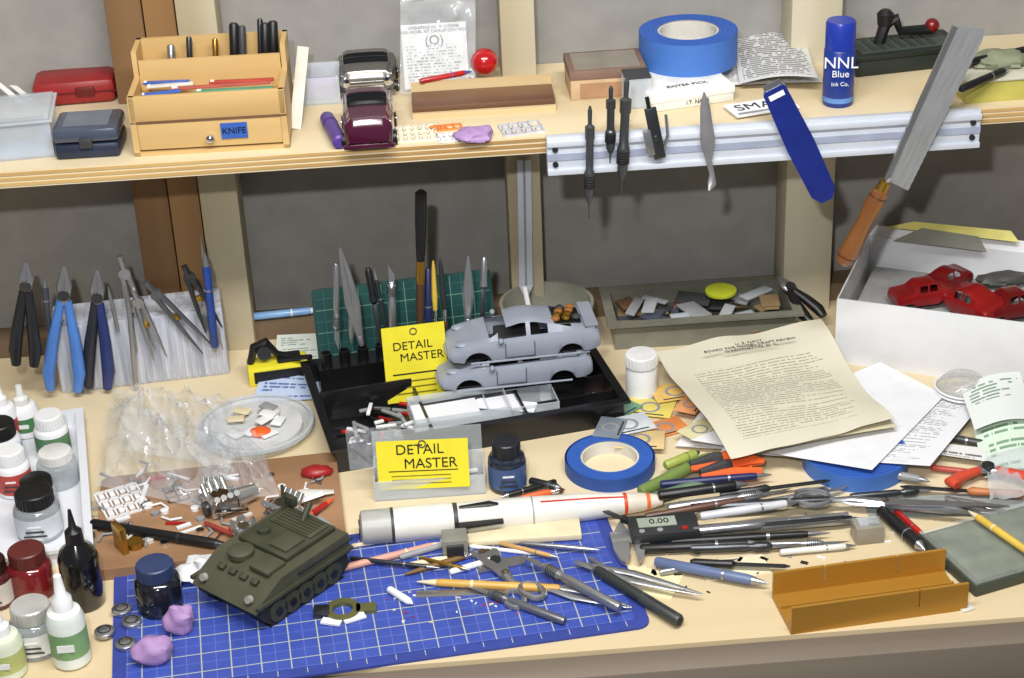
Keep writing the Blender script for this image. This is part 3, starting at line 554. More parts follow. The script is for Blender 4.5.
m,L=frame((375,502),(486,494)); q=B(); opentray(q,L,.05,.022,.0015,CLEAR2); q.b2((0,.05,0),(L,.0515,.05),CLEAR); 
for i in range(14): q.box((random.uniform(.01,L-.01),random.uniform(.008,.04),.004+random.uniform(0,.006)),(.012,.003,.003),random.choice([STEEL,WHITE,GREY]),rz=random.uniform(0,180))
q.done('clear_hinged_case',m)
sports('gray_model_car_body',(441,397),(594,381),.032,False,False)
sports('gray_model_car_body',(450,370),(602,354),.062,False,True)
p=P(548,345); q=B(); r=.053;H=.055; q.lathe([(r*.75,0),(r*.9,H*.88),(r,H*.9),(r,H),(r*.93,H),(r*.72,.01)],mat((128,128,115),.5),None,36,cap=False); q.lathe([(.001,.012),(r*.74,.012)],DGREY,None,36,cap=False); q.tube([(-r*.3,-.01,.02),(-r*.45,.0,H+.02)],.003,WHITE); q.done('plastic_tub',Matrix.Translation(p))
jar('white_pill_bottle',626,657,346,402,WHITE,mat((222,222,222),.5),None,neck=.74,capr=1.02)
m,L=frame((615,350),(795,338)); q=B(); TG=mat((116,116,104),.35,coat=.3); TD2=.085
opentray(q,L,TD2,.034,.003,TG,fl=.008)
q.done('gray_plastic_tray',m)
q=B()
for i in range(46):
    q.box((random.uniform(.02,L-.02),random.uniform(.015,TD2-.015),.008+.0005*i),(random.uniform(.015,.045),random.uniform(.008,.025),.003),random.choice([DGREY,GREY,mat((100,70,52),.5),mat((70,75,90),.4),CLEAR2,CLEAR2,BLACK,mat((130,108,76),.6),mat((95,95,88),.4)]),rz=random.uniform(0,180),bev=.001,rx=random.uniform(-12,12))
q.lathe([(.018,0),(.018,.003)],mat((180,190,45),.5),TR(L*.63,TD2*.65,.036,rx=8),30,sc=(1,.8))
q.done('model_kit_parts',m)
pliers('black_pliers',P(808,312,.03),P(826,325,.01),P(778,276,.05),(0,0,1),BLACK,.3)
m,L=frame((834,362),(1045,392)); q=B(); WB=mat((222,223,226),.7,var=.02); D=.17
opentray(q,L,D,.078,.0015,WB)
q.prism([(0,0),(L,0),(L*.98,.014),(L*.03,.012)],0,.001,WB,TR(0,D,.078,rx=60))
q.prism([(.02,0),(L*.75,0),(L*.7,.012),(.05,.01)],0,.0015,mat((215,206,110),.5),TR(0,D-.004,.092,rx=50)); q.prism([(.03,0),(L*.6,0),(L*.55,.016),(.06,.018)],0,.001,mat((120,120,108),.6),TR(0,D-.012,.08,rx=60)); q.done('white_cardboard_box',m)
RD=mat((132,16,20),.3,coat=.4); RD2=mat((104,12,18),.3,coat=.4)
for (x,y,rz,L_,mt,ss) in ((922,302,8,.07,RD,SEDAN),(972,310,-62,.08,RD,SPORT),(1010,314,12,.075,RD2,SEDAN),(945,286,30,.06,RD2,SPORT)):
    p=P(x,y,.048); q=B(); carbody(q,L_,L_*.52,L_*.38,ss,mt,None,side=[(.38,.5),(.53,.66)],top=[],wh=(.2,.78)); q.done('red_toy_car',Matrix.Translation(p)@TR(rz=rz,rx=random.uniform(-8,8)))
q=B(); q.ell((.02,0,0),(.03,.012,.008),mat((70,70,68),.5),lump=.3,seg=20); q.done('gray_model_part',Matrix.Translation(P(985,280,.055)))
q=B(); q.b2((.01,.01,.002),(L-.01,D-.01,.044),mat((150,150,150),.9,bump=.6,scale=60)); q.done('tissue_padding',m)
# ---------------- papers ----------------
LET=printmat((214,209,188),(140,134,118),.0058,.0035,(.028,.19,.03,.215),thr=.42,cov=.36,var=.08)
WP=printmat((228,229,233),(120,125,140),.006,.004,(.02,.2,.02,.26),var=.02)
paper('white_paper_sheet',[(675,446),(905,462),(968,402),(735,365)],[.004,.021,.006,.01],PAPER)
paper('white_paper_sheet',[(720,452),(930,466),(985,400),(790,372)],[.012,.022,.008,.012],WP)
paper('white_paper_sheet',[(690,440),(872,470),(945,395),(880,362)],[.016,.024,.012,.016],PAPER)
old=paper('aged_letter',[(731,459),(894,425),(821,324),(656,350)],[.034,.026,.034,.022],LET,zf=lambda u,v:.007*math.sin(v*6+u*2)*(.4+abs(u-.5))+.004*noise.noise(Vector((u*4,v*4,1)))+.01*max(0,u+(1-v)-1.7),n=24)
pts=[P(x,y,z) for (x,y),z in zip([(731,459),(894,425),(821,324),(656,350)],[.034,.026,.034,.022])]
mm,Lw=span(pts[3],pts[2]); 
text(old,'U. S. NAVY\nBOARD FOR MODEL CRAFT REVIEW\nWASHINGTON, D. C.',.0062,old.matrix_world.inverted()@(Matrix.Translation((pts[3]*.42+pts[2]*.42+pts[0]*.08+pts[1]*.08)+Vector((0,0,.009)))@mm.to_3x3().normalized().to_4x4()),DGREY)
paper('aged_letter',[(738,456),(897,430),(826,334),(662,354)],[.028,.022,.028,.018],mat((205,196,166),.8),zf=lambda u,v:.004*math.sin(v*6+u*2))
p,r,H=fit(803,907,450,492); taperoll('painters_tape_roll',p,r,.017,.55)
p,r,H=fit(567,653,437,491); taperoll('painters_tape_roll',p,r,.014,.68)
for i,(x,y,c,rz,w) in enumerate(((665,428,mat((215,135,75),.5),20,.045),(650,408,mat((215,198,100),.5),-20,.05),(615,410,mat((100,145,120),.5),40,.05),(675,392,mat((215,178,100),.5),10,.05),(600,392,mat((160,98,76),.5),-40,.04),(640,440,mat((215,190,135),.5),-10,.05),(690,405,mat((215,150,100),.5),60,.035),(628,425,mat((200,206,210),.5),15,.05),(700,430,mat((210,203,160),.5),35,.04),(610,428,mat((120,130,140),.4),70,.04))):
    q=B(); q.b2((-w/2,-w*.35,0),(w/2,w*.35,.001),c,bev=.0003); q.ring(w*.22,w*.16,.0013,GREY); q.box((0,-w*.28,.001),(w*.7,.002,.0006),DGREY); q.done('colored_paper_slip',Matrix.Translation(P(x,y,.001+.0015*i))@TR(rz=rz))
p,r,H=fit(935,990,358,404,.012); q=B()
for k in range(2): q.tube([(r*math.cos(a),r*math.sin(a),.002+.004*k) for a in [2*pi*i/28 for i in range(29)]],.0011,WHITE,seg=6)
q.ell((0,0,0),(r*.97,r*.97,r*.75),mat((195,195,190),.2,alpha=.5,bump=.5,scale=300,coat=.8),None,24,0); q.done('clear_plastic_dome',Matrix.Translation(p)); jar('small_glue_jar',945,985,388,414,CLEAR2,WHITE,None,.0)
pk=printmat((212,226,210),(85,135,95),.007,.006,(.006,.064,.006,.094),cov=.5)
paper('seed_packet',[(985,478),(1050,470),(1040,390),(968,405)],[.006,.01,.02,.012],pk,us=(.07,.1),zf=lambda u,v:.006*math.sin(u*3.1)); paper('seed_packet',[(975,430),(1035,420),(1020,372),(960,388)],[.02,.024,.03,.022],printmat((220,225,222),(75,120,85),.007,.007,(.006,.064,.05,.094),cov=.5),us=(.07,.1),zf=lambda u,v:.006*math.sin(u*3.1))
paper('seed_packet',[(990,500),(1040,495),(1045,440),(985,455)],[.012,.012,.02,.016],CLEAR2,zf=lambda u,v:.006*noise.noise(Vector((u*5,v*5,3))))
paper('printed_slip',[(908,450),(990,462),(985,448),(915,440)],[.01]*4,printmat((222,222,220),(40,40,40),.005,.004,(.004,.096,.002,.018),cov=.6),us=(.1,.02))
jar('blue_paint_bottle',489,527,431,496,mat((32,38,56),.15,coat=.6),mat((60,62,70),.3,.6),mat((62,88,138),.5),neck=.72,capr=.72)
# ---------------- rocket ----------------
a=P(362,528,.016); b_=P(662,500,.012); m,L=span(a,b_); q=B(); r=.0165; RW=mat((216,215,208),.4,var=.05)
q.lathe([(r*.7,-.002),(r*.98,0),(r,.002),(r,L*.1)],mat((165,165,160),.4),MX,32); q.lathe([(r*1.02,L*.1),(r*1.02,L*.28)],RW,MX,32)
q.lathe([(r*.96,L*.28),(r*.93,L*.55),(r*.8,L*.75),(r*.62,L*.88)],RW,MX,32); q.lathe([(r*.62,L*.88),(r*.55,L*.93),(r*.42,L*.97),(r*.3,L)],mat((215,205,190),.4),MX,32)
q.lathe([(r*.645,L*.868),(r*.635,L*.88)],mat((205,70,40),.4),MX,32); q.lathe([(r*.53,L*.945),(r*.49,L*.958)],mat((215,110,50),.4),MX,32)
q.lathe([(r*.97,L*.3),(r*.96,L*.315)],DGREY,MX,32); q.lathe([(r*1.03,L*.095),(r*1.03,L*.105)],DGREY,MX,32); q.lathe([(r*.5,-.003),(r*.5,-.001)],BLACK,MX,20)
q.lathe([(r*.935,L*.56),(r*.93,L*.565)],GREY,MX,32)
q.tube([(L*.32,-.004,r*.95),(L*.42,-.003,r*.98),(L*.45,-.003,r*.9)],[.002,.004,.002],BLACK,flat=.5); q.prism([(L*.3,-.016),(L*.46,-.012),(L*.46,.0),(L*.3,.0)],r*.2,r*.35,BLACK,TR(0,-.008,0))
for t0 in range(14):
    tt=.6+t0*.02; rr=interp([(.28,.96),(.55,.93),(.75,.8),(.88,.62)],tt)[0]*r
    q.box((L*tt,-rr*.35,rr*.945),(L*.021,.0016,.0008),mat((190,45,35),.4),rx=20,ry=4)
q.done('model_rocket',m)
# ---------------- wooden cutting board with parts ----------------
m,L=frame((95,582),(348,552)); q=B(); q.prism(rrect(L,.165,.01),0,.012,mat((130,98,70),.5,scale=14,stretch=(.1,1,1),col2=(165,128,96),bump=.1)); q.done('wooden_cutting_board',m); bz=.012
pen('x_acto_holder',(92,528),(238,552),bz,r=.0052,body=BLACK,tip=DSTEEL)
m,L=frame((124,556),(144,552),bz); q=B(); q.b2((0,0,0),(.006,.02,.028),BRASS,bev=.001,M=TR(rz=20)); q.lathe([(.008,0),(.008,.006)],BRASS,TR(.012,.012,0)); q.done('brass_square_block',m)
CH2=mat((195,195,192),.2,.8)
def engine(x,y,s,rz):
    q=B(); q.box((0,0,.008*s),(.022*s,.016*s,.014*s),CH2,bev=.001); 
    for sg in (-1,1):
        for k in range(4): q.lathe([(.0025*s,0),(.0025*s,.012*s)],CH2,TR(-.008*s+k*.0055*s,sg*.006*s,.012*s,rx=-sg*40),10)
        q.tube([(-.01*s,sg*.011*s,.01*s),(0,sg*.013*s,.008*s),(.016*s,sg*.012*s,.003)],.002*s,CHROME)
    q.lathe([(.007*s,0),(.007*s,.003)],CHROME,TR(0,0,.015*s)); q.lathe([(.008*s,0),(.006*s,.018*s)],CH2,TR(.012*s,0,.008*s,ry=90)); q.lathe([(.006*s,0),(.006*s,.003)],DSTEEL,TR(-.014*s,0,.008*s,ry=90))
    q.done('chrome_model_engine',Matrix.Translation(P(x,y,bz))@TR(rz=rz))
engine(222,512,1.25,30); engine(285,520,1.2,-40); engine(245,538,.8,100); engine(212,500,.9,0)
q=B(); g=P(200,500,bz)
for i in range(75):
    x=random.uniform(105,330); y=random.uniform(472,545); c=P(x,y,bz)-g; k=random.random(); mt=random.choice([WHITE,GREY,CHROME,GREY,WHITE,mat((200,195,185),.5),RED if k<.2 else WHITE])
    if k<.35: q.box((c.x,c.y,.0015),(random.uniform(.008,.03),random.uniform(.002,.005),.002),mt,rz=random.uniform(0,180))
    elif k<.6: q.lathe([(.004,0),(.004,.003)],mt,TR(c.x,c.y,0),12)
    else: 
        a=random.uniform(0,6); q.tube([(c.x,c.y,.002),(c.x+.012*math.cos(a),c.y+.012*math.sin(a),.003),(c.x+.02*math.cos(a+.5),c.y+.02*math.sin(a+.5),.002)],.0012,mt,seg=6)
q.done('scattered_model_parts',Matrix.Translation(g))
q=B(); q.tube([(0,0,.004),(.03,.012,.006),(.06,.015,.004)],[.004,.007,.003],mat((205,203,196),.4),flat=.5); q.tube([(.01,-.01,.006),(.05,.002,.012)],[.003,.005],WHITE,flat=.4); q.done('plastic_trowel',Matrix.Translation(P(272,508,bz)))
pen('red_handled_tool',(272,545),(335,500),bz+.002,r=.003,body=RED,tip=ORANGE); pen('red_handled_tool',(205,525),(260,548),bz+.002,r=.0025,body=mat((150,60,50),.4))
sprue('white_sprue',(108,520),(150,508),bz,.05,WHITE,4,3); sprue('white_sprue',(170,505),(190,500),bz,.03,CHROME,2,3)
q=B(); q.ell((0,0,.004),(.016,.009,.006),mat((150,30,32),.4),lump=.2,zmin=0); q.done('red_model_part',Matrix.Translation(P(317,475,bz)))
p,r,H=fit(200,315,395,462); q=B(); q.lathe([(r*.85,0),(r*.95,H*.8),(r,H*.82),(r,H*.95),(r*.93,H*.95),(r*.8,.004),(.001,.003)],CLEAR2,None,40,cap=False); q.ring(r*1.0,r*.94,.003,CLEAR2,TR(0,0,H*.95))
q.lathe([(r*.8,.003),(r*.8,.010)],mat((195,196,196),.6)); q.ell((.005,-.02,.013),(.012,.01,.004),ORANGE); 
for i in range(12): q.box((random.uniform(-.03,.03),random.uniform(-.03,.03),.012+.0006*i),(.018,.012,.002),random.choice([WHITE,GREY,mat((225,225,220),.5),CREAM]),rz=random.uniform(0,180),bev=.0008)
q.done('clear_round_tub',Matrix.Translation(p))
BAGM=mat((224,230,238),.07,alpha=.24,var=.02,coat=1,bump=.7,scale=45)
def bag(name,cs,hs,amp,seed,mt=BAGM):
    def zf(u,v):
        k=1-abs(noise.noise(Vector((u*3+v*2,v*2.4-u,seed))))*2
        f=1-abs(noise.noise(Vector((u*7+v*5,v*4-u*3,seed+4))))*2
        return (amp*.5*max(0,k)**2+amp*.3*max(0,f)**3)*(1-(2*u-1)**4)*(1-(2*v-1)**4)
    paper(name,cs,hs,mt,zf=zf,n=44)
bag('clear_plastic_bag',[(95,485),(212,510),(248,425),(108,402)],[.016,.018,.02,.01],.05,1.3); bag('clear_plastic_bag',[(118,450),(205,462),(235,396),(112,388)],[.022,.022,.012,.01],.045,6.3); bag('clear_plastic_bag',[(215,500),(280,495),(255,430),(190,440)],[.02,.02,.03,.02],.03,3.3)
bag('clear_plastic_bag',[(350,470),(410,465),(400,425),(345,430)],[.035,.035,.035,.035],.01,9.3)
# ---------------- paint bottles at left ----------------
m,L=frame((-40,582),(92,560)); q=B(); opentray(q,L,.26,.02,.004,mat((218,220,226),.4,var=.02),fl=.004); q.done('white_plastic_tray',m); tz=.004
GB=mat((180,188,192),.1,alpha=.5,coat=.6)
dropper('white_dropper_bottle',-8,22,375,448,WHITE,WHITE,tz,mat((170,50,50),.5)); dropper('white_dropper_bottle',12,42,378,440,WHITE,mat((215,215,210),.4),tz,mat((70,120,75),.5))
jar('white_glue_bottle',38,72,405,462,WHITE,WHITE,mat((90,130,90),.5),tz); jar('clear_paint_jar',40,80,440,492,GB,mat((215,215,212),.5),None,tz)
jar('glass_paint_jar',-14,26,412,478,mat((215,218,222),.2),mat((20,20,20),.4),mat((150,185,205),.5),tz); jar('glass_paint_jar',0,34,440,500,WHITE,WHITE,mat((180,65,55),.5),tz)
jar('glass_paint_jar',18,64,478,545,GB,mat((22,22,25),.4),mat((200,205,210),.6),tz,liquid=mat((170,175,180),.4)); jar('glass_paint_jar',22,60,468,520,GB,mat((15,15,15),.4),None,tz)
jar('red_paint_jar',12,56,536,604,mat((110,24,28),.15,coat=.6),mat((90,36,32),.4),None,0); jar('dark_paint_jar',-20,16,548,612,mat((75,28,28),.2,coat=.5),mat((40,15,15),.4),mat((190,185,180),.5),0)
p,r,H=fit(66,106,500,614); q=B(); q.lathe([(r*.9,0),(r,.003),(r,H*.5),(r*.85,H*.58),(r*.4,H*.66),(r*.35,H*.68)],mat((18,16,18),.15,coat=.6)); q.lathe([(r*.45,H*.67),(r*.42,H*.78),(r*.2,H*.82),(r*.08,H)],BLACK); q.done('black_ink_bottle',Matrix.Translation(p))
jar('clear_paint_jar',14,62,590,662,GB,mat((190,190,186),.3,.3),mat((222,222,220),.6),0); dropper('green_label_dropper_bottle',54,92,566,672,mat((215,222,215),.3),WHITE,0,mat((120,160,112),.5)); dropper('green_label_dropper_bottle',-12,28,598,684,mat((205,213,190),.3),WHITE,0,mat((175,182,115),.5))
jar('dark_blue_paint_jar',138,184,550,620,mat((22,24,34),.15,coat=.6),mat((44,58,95),.4),None,mz)
lump('putty_lump',133,176,626,672,mz,PINK,.2); lump('putty_lump',165,197,598,640,mz,PINK,.3)
for x,y in ((105,634),(126,646),(132,624),(122,612)):
    q=B(); q.lathe([(.0085,0),(.009,.001),(.009,.004),(.0075,.005)],STEEL,None,24); q.ring(.006,.005,.0056,DSTEEL); q.done('metal_disc',Matrix.Translation(P(x,y,mz)))
lump('crumpled_tissue',183,232,545,588,mz,mat((215,217,220),.8,bump=.5),.7)
# ---------------- tank ----------------
a=P(262,634,mz); b_=P(352,572,mz); m,L=span(a,b_); W=.082; q=B()
for y in (0,W-.018):
    poly=[(.004,.010),(.014,.001),(L-.02,.001),(L-.002,.012),(L-.004,.022),(L*.9,.026),(.012,.026),(.0,.018)]
    A=Matrix.Translation((0,y+.018,0))@Matrix.Rotation(pi/2,4,'X'); q.prism(poly,0,.018,TRACK,A)
    for i in range(5): q.lathe([(.0105,-.0015),(.0105,.0195)],OLIVE,Matrix.Translation((.022+i*(L-.046)/4,y+.018,.0125))@Matrix.Rotation(pi/2,4,'X'),20); 
    for i in range(5): q.lathe([(.004,-.0025),(.004,.0205)],BLACK,Matrix.Translation((.022+i*(L-.046)/4,y+.018,.0125))@Matrix.Rotation(pi/2,4,'X'),12)
    for i in range(30): q.box((.012+i*(L-.024)/29,y+.009,.0008),(.002,.0185,.0016),TRACK); q.box((.014+i*(L-.03)/29,y+.009,.0265),(.002,.0185,.0016),TRACK)
q.b2((.008,.018,.006),(L-.006,W-.018,.028),OLIVE)
hull=[(-.004,.022),(.004,.03),(.03,.043),(L,.043),(L,.022)]
A=Matrix.Translation((0,W,0))@Matrix.Rotation(pi/2,4,'X'); q.prism(hull,0,W,OLIVE2,A)
q.b2((-.003,-.003,.026),(L+.002,.001,.029),OLIVE); q.b2((-.003,W-.001,.026),(L+.002,W+.003,.029),OLIVE)
q.b2((L*.42,.012,.043),(L*.97,W-.008,.048),OLIVE,bev=.0012); q.b2((L*.2,.01,.0425),(L*.4,.034,.047),OLIVE2,bev=.001)
q.b2((L*.47,.018,.048),(L*.68,.04,.0505),OLIVE2,bev=.0008); q.b2((L*.72,.016,.048),(L*.93,W-.014,.0498),OLIVE2,bev=.0008)
q.lathe([(.012,0),(.012,.005),(.009,.007)],OLIVE2,TR(L*.3,W*.68,.043),24); q.lathe([(.006,0),(.006,.004)],OLIVE,TR(L*.58,W*.72,.048),18)
for i in range(6): q.b2((L*.73+i*.004,.02,.0498),(L*.73+i*.004+.0015,W-.018,.0508),OLIVE)
for i in range(4): q.box((.016,.02+i*.014,.0385),(.006,.008,.004),OLIVE,bev=.0008,ry=-27)
for y in (.012,W-.012): q.lathe([(.004,0),(.0035,.004)],mat((150,150,140),.3),TR(.002,y,.031,ry=-70),12)
q.tube([(L*.9,W-.012,.048),(L*.92,W-.01,.073)],.0016,OLIVE); q.tube([(L*.85,W*.5,.048),(L*.97,W*.52,.062)],.003,OLIVE); q.b2((L*.94,W-.02,.05),(L*.99,W-.004,.06),OLIVE,bev=.001)
q.tube([(.05,-.0005,.036),(.12,-.0005,.036)],.0012,DSTEEL)
q.done('olive_model_tank',m)
# ---------------- on the mat ----------------
q=B(); q.ring(.016,.009,.004,mat((110,112,70),.4,.5),TR(0,0,0)); q.b2((.012,-.006,0),(.03,.006,.004),mat((110,112,70),.4,.5)); q.b2((-.026,-.008,0),(-.012,.006,.006),DSTEEL,bev=.001); q.box((.01,-.012,.002),(.02,.01,.002),PAPER,rz=20); q.box((-.01,-.016,.002),(.018,.008,.002),PAPER,rz=-20); q.done('metal_ring_clamp',Matrix.Translation(P(343,612,mz)))
q=B(); g=P(400,600,mz)
for i in range(24):
    c=P(random.uniform(380,520),random.uniform(590,625),mz)-g; q.box((c.x,c.y,.0004),(random.uniform(.001,.004),random.uniform(.0008,.002),.0008),random.choice([WHITE,RED,CREAM]),rz=random.uniform(0,180))
q.done('plastic_shavings',Matrix.Translation(g))
pen('white_plastic_rod',(389,592),(413,607),mz,r=.0035,body=WHITE,tip=WHITE); brush('toothpick',(404,568),(468,558),mz,handle=CREAM)
pen('yellow_pencil',(560,592),(417,585),mz,r=.0038,body=mat((198,155,72),.4),tip=CREAM); knife('hobby_knife',(565,625),(466,588),mz,r=.004,body=mat((120,122,128),.35,.7))
brush('paint_brush',(405,577),(490,552),mz,handle=mat((110,80,40),.5))
m,L=frame((416,598),(570,592),mz); q=B(); q.b2((0,0,0),(L,.01,.001),STEEL,bev=.0003); q.done('steel_ruler',m)
pen('black_marker',(680,626),(584,567),mz,r=.0052,body=mat((45,48,48),.4),cap=mat((55,58,58),.4)); tweezers('tweezers',(575,565),(702,597),.006); tweezers('tweezers',(530,585),(632,610),mz+.001); knife('hobby_knife',(620,612),(520,558),mz+.006,body=STEEL)
pen('white_plastic_rod',(450,575),(500,560),mz,r=.003,body=WHITE,tip=WHITE); pen('white_plastic_rod',(470,548),(540,556),mz,r=.002,body=WHITE,tip=WHITE); pen('white_plastic_rod',(352,548),(398,540),mz,r=.0022,body=CREAM,tip=WHITE)
q=B(); q.prism([(0,0),(.045,.0),(.05,.012),(.028,.014),(.02,.034),(.008,.034),(.004,.012)],0,.002,STEEL); q.lathe([(.005,0),(.005,.005)],DSTEEL,TR(.02,.012,0)); q.done('metal_sprue_cutter',Matrix.Translation(P(478,574,mz+.001))@TR(rz=12))
q=B(); q.b2((0,0,0),(.024,.022,.02),mat((150,150,140),.4,.4),bev=.0015); q.b2((.004,-.004,.004),(.02,0,.016),DSTEEL); q.done('small_machinist_block',Matrix.Translation(P(443,560,mz)))
scissors('hobby_scissors',(525,600),(480,550),mz,STEEL,.01,14)
pen('pink_stick',(340,572),(448,545),mz,r=.0035,body=mat((200,148,130),.5),tip=CREAM); pen('gray_rod',(400,560),(470,540),mz,r=.003,body=GREY)
fm,L=frame((455,548),(582,540),.004); q=B(); q.b2((0,0,0),(L,.028,.006),CREAM,bev=.001); q.done('balsa_block',fm)
for a,b_,c in (((350,560),(440,570),DSTEEL),((520,545),(600,552),STEEL),((590,560),(650,600),STEEL),((500,545),(560,560),mat((190,150,90),.5)),((420,560),(470,572),BRASS)): pen('steel_scriber',a,b_,mz+.003,r=.0022,body=c)
# ---------------- caliper ----------------
m,L=frame((612,545),(852,524),.006); q=B(); CB=mat((170,172,174),.3,.7)
q.b2((0,0,0),(L,.016,.0035),CB,bev=.0004); 
for i in range(60): q.b2((.07+i*.0028,.0,.0035),(.0703+i*.0028,.004 if i%5 else .007,.0037),BLACK)
q.prism([(0,0),(.016,0),(.014,-.022),(.008,-.034),(.004,-.03),(.0,-.012)],-.001,.0035,CB); q.prism([(.02,0),(.042,0),(.03,-.012),(.024,-.03),(.02,-.034)],-.001,.0035,CB)
q.prism([(.004,.016),(.018,.016),(.014,.03),(.012,.034)],0,.0035,CB); q.prism([(.02,.016),(.034,.016),(.024,.034)],0,.0035,CB)
q.b2((.018,-.008,.0032),(.082,.026,.0135),mat((42,44,46),.4),bev=.0015); q.b2((.026,.004,.0135),(.062,.019,.0142),mat((150,158,145),.3)); 
for x in (.028,.045,.068): q.lathe([(.0028,0),(.0028,.0008)],RED if x>.06 else GREY,TR(x,-.002,.0135),14)
o=q.done('digital_caliper',m); text(o,'0.00',.011,TR(.046,.0115,.0144),BLACK)
# ---------------- pen heap ----------------
GP=mat((110,132,70),.4)
for k,(a,b_,kind,c,hh,r) in enumerate([
 ((640,497),(718,458),'pen',GP,.004,.006),((652,502),(735,478),'pen',mat((90,115,90),.4),.004,.005),((658,500),(748,488),'pen',BLACK,.014,.005),((668,512),(792,494),'knife',STEEL,.006,.0045),((690,512),(852,503),'pen',DSTEEL,.01,.0045),((760,508),(850,490),'knife',STEEL,.004,.004),
 ((640,553),(765,547),'pen',BLACK,.003,.0045),((690,552),(798,549),'knife',DSTEEL,.003,.004),((655,566),(768,588),'pen',mat((90,105,140),.4),.003,.005),((690,566),(790,570),'file',BLACK,.003,.004),((650,540),(700,556),'file',NAVY,.002,.004),((740,548),(850,545),'knife',STEEL,.002,.003),
 ((665,470),(700,456),'pen',mat((155,168,80),.4),.01,.005),((660,488),(772,478),'pen',NAVY,.008,.004),((880,515),(925,556),'pen',BLACK,.002,.006),((855,470),(930,485),'pen',GREY,.004,.004),((895,513),(925,540),'pen',RED,.004,.003),((640,530),(600,512),'file',BLACK,.01,.003),((900,432),(1010,452),'pen',mat((60,62,64),.4),.003,.004),((690,535),(852,520),'file',STEEL,.012,.003),((520,500),(565,492),'brush',ORANGE,.002,.003),((530,484),(562,492),'pen',DSTEEL,.002,.004),((700,520),(800,505),'pen',mat((195,195,200),.3),.016,.004),
 ((645,520),(760,500),'pen',mat((90,60,45),.4),.014,.0035),((720,498),(830,484),'file',DSTEEL,.006,.0035),((670,545),(830,536),'pen',BLACK,.004,.0035),((770,530),(870,522),'pen',mat((60,70,95),.4),.003,.0035),((660,575),(740,562),'knife',STEEL,.002,.003),((780,555),(856,548),'pen',mat((210,210,205),.4),.002,.003),((850,500),(940,492),'knife',DSTEEL,.004,.0035),((930,470),(1000,478),'pen',mat((170,70,60),.4),.003,.003),((556,484),(500,500),'pen',BLACK,.003,.003)]):
    if kind=='pen': pen('pen',a,b_,hh,r=r,body=c)
    elif kind=='knife': knife('hobby_knife',a,b_,hh,r=r,body=c)
    elif kind=='brush': brush('paint_brush',a,b_,hh,handle=c)
    else: filet('needle_file',a,b_,hh,handle=c)
for a,b_ in (((700,478),(764,468)),((690,470),(755,462))):
    m,L=frame(a,b_,.01); q=B(); q.tube([(0,.0,.006),(L*.4,.004,.008),(L*.6,.003,.008)],[.004,.006,.005],DGREY); q.tube([(L*.5,.003,.008),(L*.8,.004,.009),(L,.0,.008)],[.006,.0065,.003],ORANGE); q.tube([(0,-.004,.004),(L*.5,-.006,.005),(L*.9,-.012,.005)],[.003,.005,.004],ORANGE); q.done('orange_spring_clamp',m)
scissors('long_scissors',(795,500),(1010,516),.01,STEEL,.012,4)
pliers('red_handled_pliers',P(958,488,.012),P(1030,482,.012),P(985,462,.012),(0,0,1),mat((195,72,50),.4),.3)
tweezers('steel_tweezers',(945,500),(1024,522),.004)
filet('flat_file',(1024,498),(900,490),.004,handle=mat((180,110,66),.5))
m,L=frame((856,546),(884,543)); q=B(); q.b2((0,0,0),(L,.02,.018),mat((140,135,122),.3),bev=.001); q.b2((.004,.004,.018),(L-.004,.016,.02),CLEAR2); q.done('small_sanding_block',m)
m,L=span(P(918,545),P(975,598)); q=B(); q.b2((0,0,0),(L,.17,.012),mat((60,66,56),.5,bump=.2,scale=120),bev=.002); q.b2((.006,.006,.012),(L-.006,.16,.0135),mat((70,80,64),.6,scale=60,bump=.3,col2=(100,108,88)))
q.b2((0,0,.014),(L,.17,.0155),mat((205,212,205),.1,alpha=.14,coat=.5)); q.done('sharpening_stone',m)
m,L=frame((922,566),(975,610)); q=B(); q.b2((0,-.012,0),(L,.0,.002),mat((200,200,190),.5)); q.done('plastic_ruler',m)
pen('yellow_pencil',(1035,560),(968,514),.018,r=.0036,body=mat((205,172,72),.4),tip=CREAM)
m,L=frame((870,520),(1030,512),.0); q=B(); q.b2((0,0,0),(L,.035,.0015),mat((175,182,180),.3,alpha=.7)); q.done('clear_drafting_template',m)
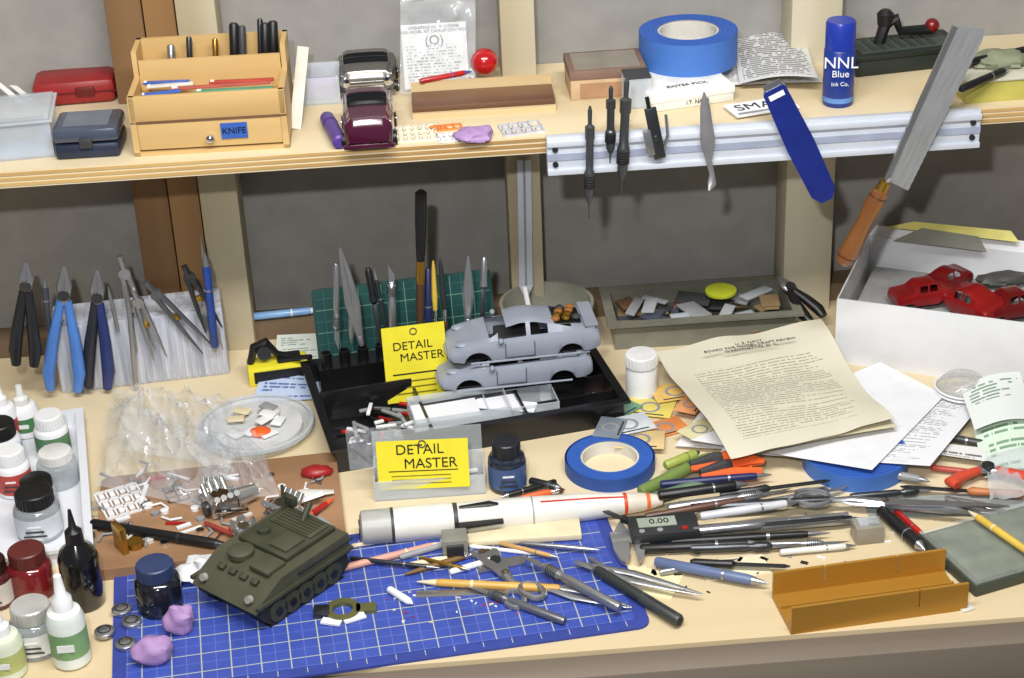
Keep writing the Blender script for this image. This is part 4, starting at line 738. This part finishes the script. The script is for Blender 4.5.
q=B(); q.b2((-.04,-.02,0),(.04,.02,.001),mat((222,213,170),.7)); q.done('sticky_note',Matrix.Translation(P(635,580,.0))@TR(rz=-25)); q=B(); q.b2((-.03,-.015,0),(.03,.015,.001),mat((222,214,182),.7)); q.done('sticky_note',Matrix.Translation(P(735,568,.0))@TR(rz=5))
# ---------------- mitre box ----------------
GOLD=mat((172,126,48),.38,.35,var=.08,scale=20,stretch=(.1,1,1))
m,L=frame((791,635),(967,610)); D=.056; H=.028; q=B()
def wall(y0,y1,z0,z1,cuts):
    xs=[0]
    for c in cuts: xs+= [L*c-.0006,L*c+.0006]
    xs.append(L); zm=z0+(z1-z0)*.35
    q.b2((0,y0,z0),(L,y1,zm),GOLD)
    for i in range(0,len(xs),2): q.b2((xs[i],y0,zm),(xs[i+1],y1,z1),GOLD)
q.b2((0,.003,0),(L,D-.003,.005),GOLD)
wall(0,.003,0,H,(.72,)); wall(D-.003,D,0,H,(.3,.72)); q.b2((0,.003,.005),(L,.006,.009),GOLD); q.b2((0,D*.55,.005),(L,D*.6,.008),GOLD)
q.done('brass_mitre_box',m)
q=B(); g=P(700,540)
for i in range(70):
    c=P(random.uniform(640,960),random.uniform(500,600))-g; q.box((c.x,c.y,.0006),(random.uniform(.002,.008),random.uniform(.001,.004),.0008),random.choice([WHITE,CREAM,GREY,BLACK]),rz=random.uniform(0,180))
q.done('table_scraps',Matrix.Translation(g))
# ---------------- lights ----------------
def area(n,loc,tgt,sx,sy,e,col=(1,1,1)):
    l=bpy.data.lights.new(n,'AREA'); l.shape='RECTANGLE'; l.size=sx; l.size_y=sy; l.energy=e; l.color=col
    o=bpy.data.objects.new(n,l); scn.collection.objects.link(o); o.location=loc; o.rotation_euler=(Vector(tgt)-Vector(loc)).to_track_quat('-Z','Y').to_euler()
area('fluorescent_light',(.1,.88,T+1.35),(.1,1.72,T+.35),1.2,.12,27,(1,.98,.95))
area('flash_light',(-.12,.05,T+CH+.2),(.05,1.6,T+.1),.06,.04,15,(1,.99,.98))
w=bpy.data.worlds.new('world'); scn.world=w; w.use_nodes=True; w.node_tree.nodes['Background'].inputs[0].default_value=(.9,.95,1,1); w.node_tree.nodes['Background'].inputs[1].default_value=.17
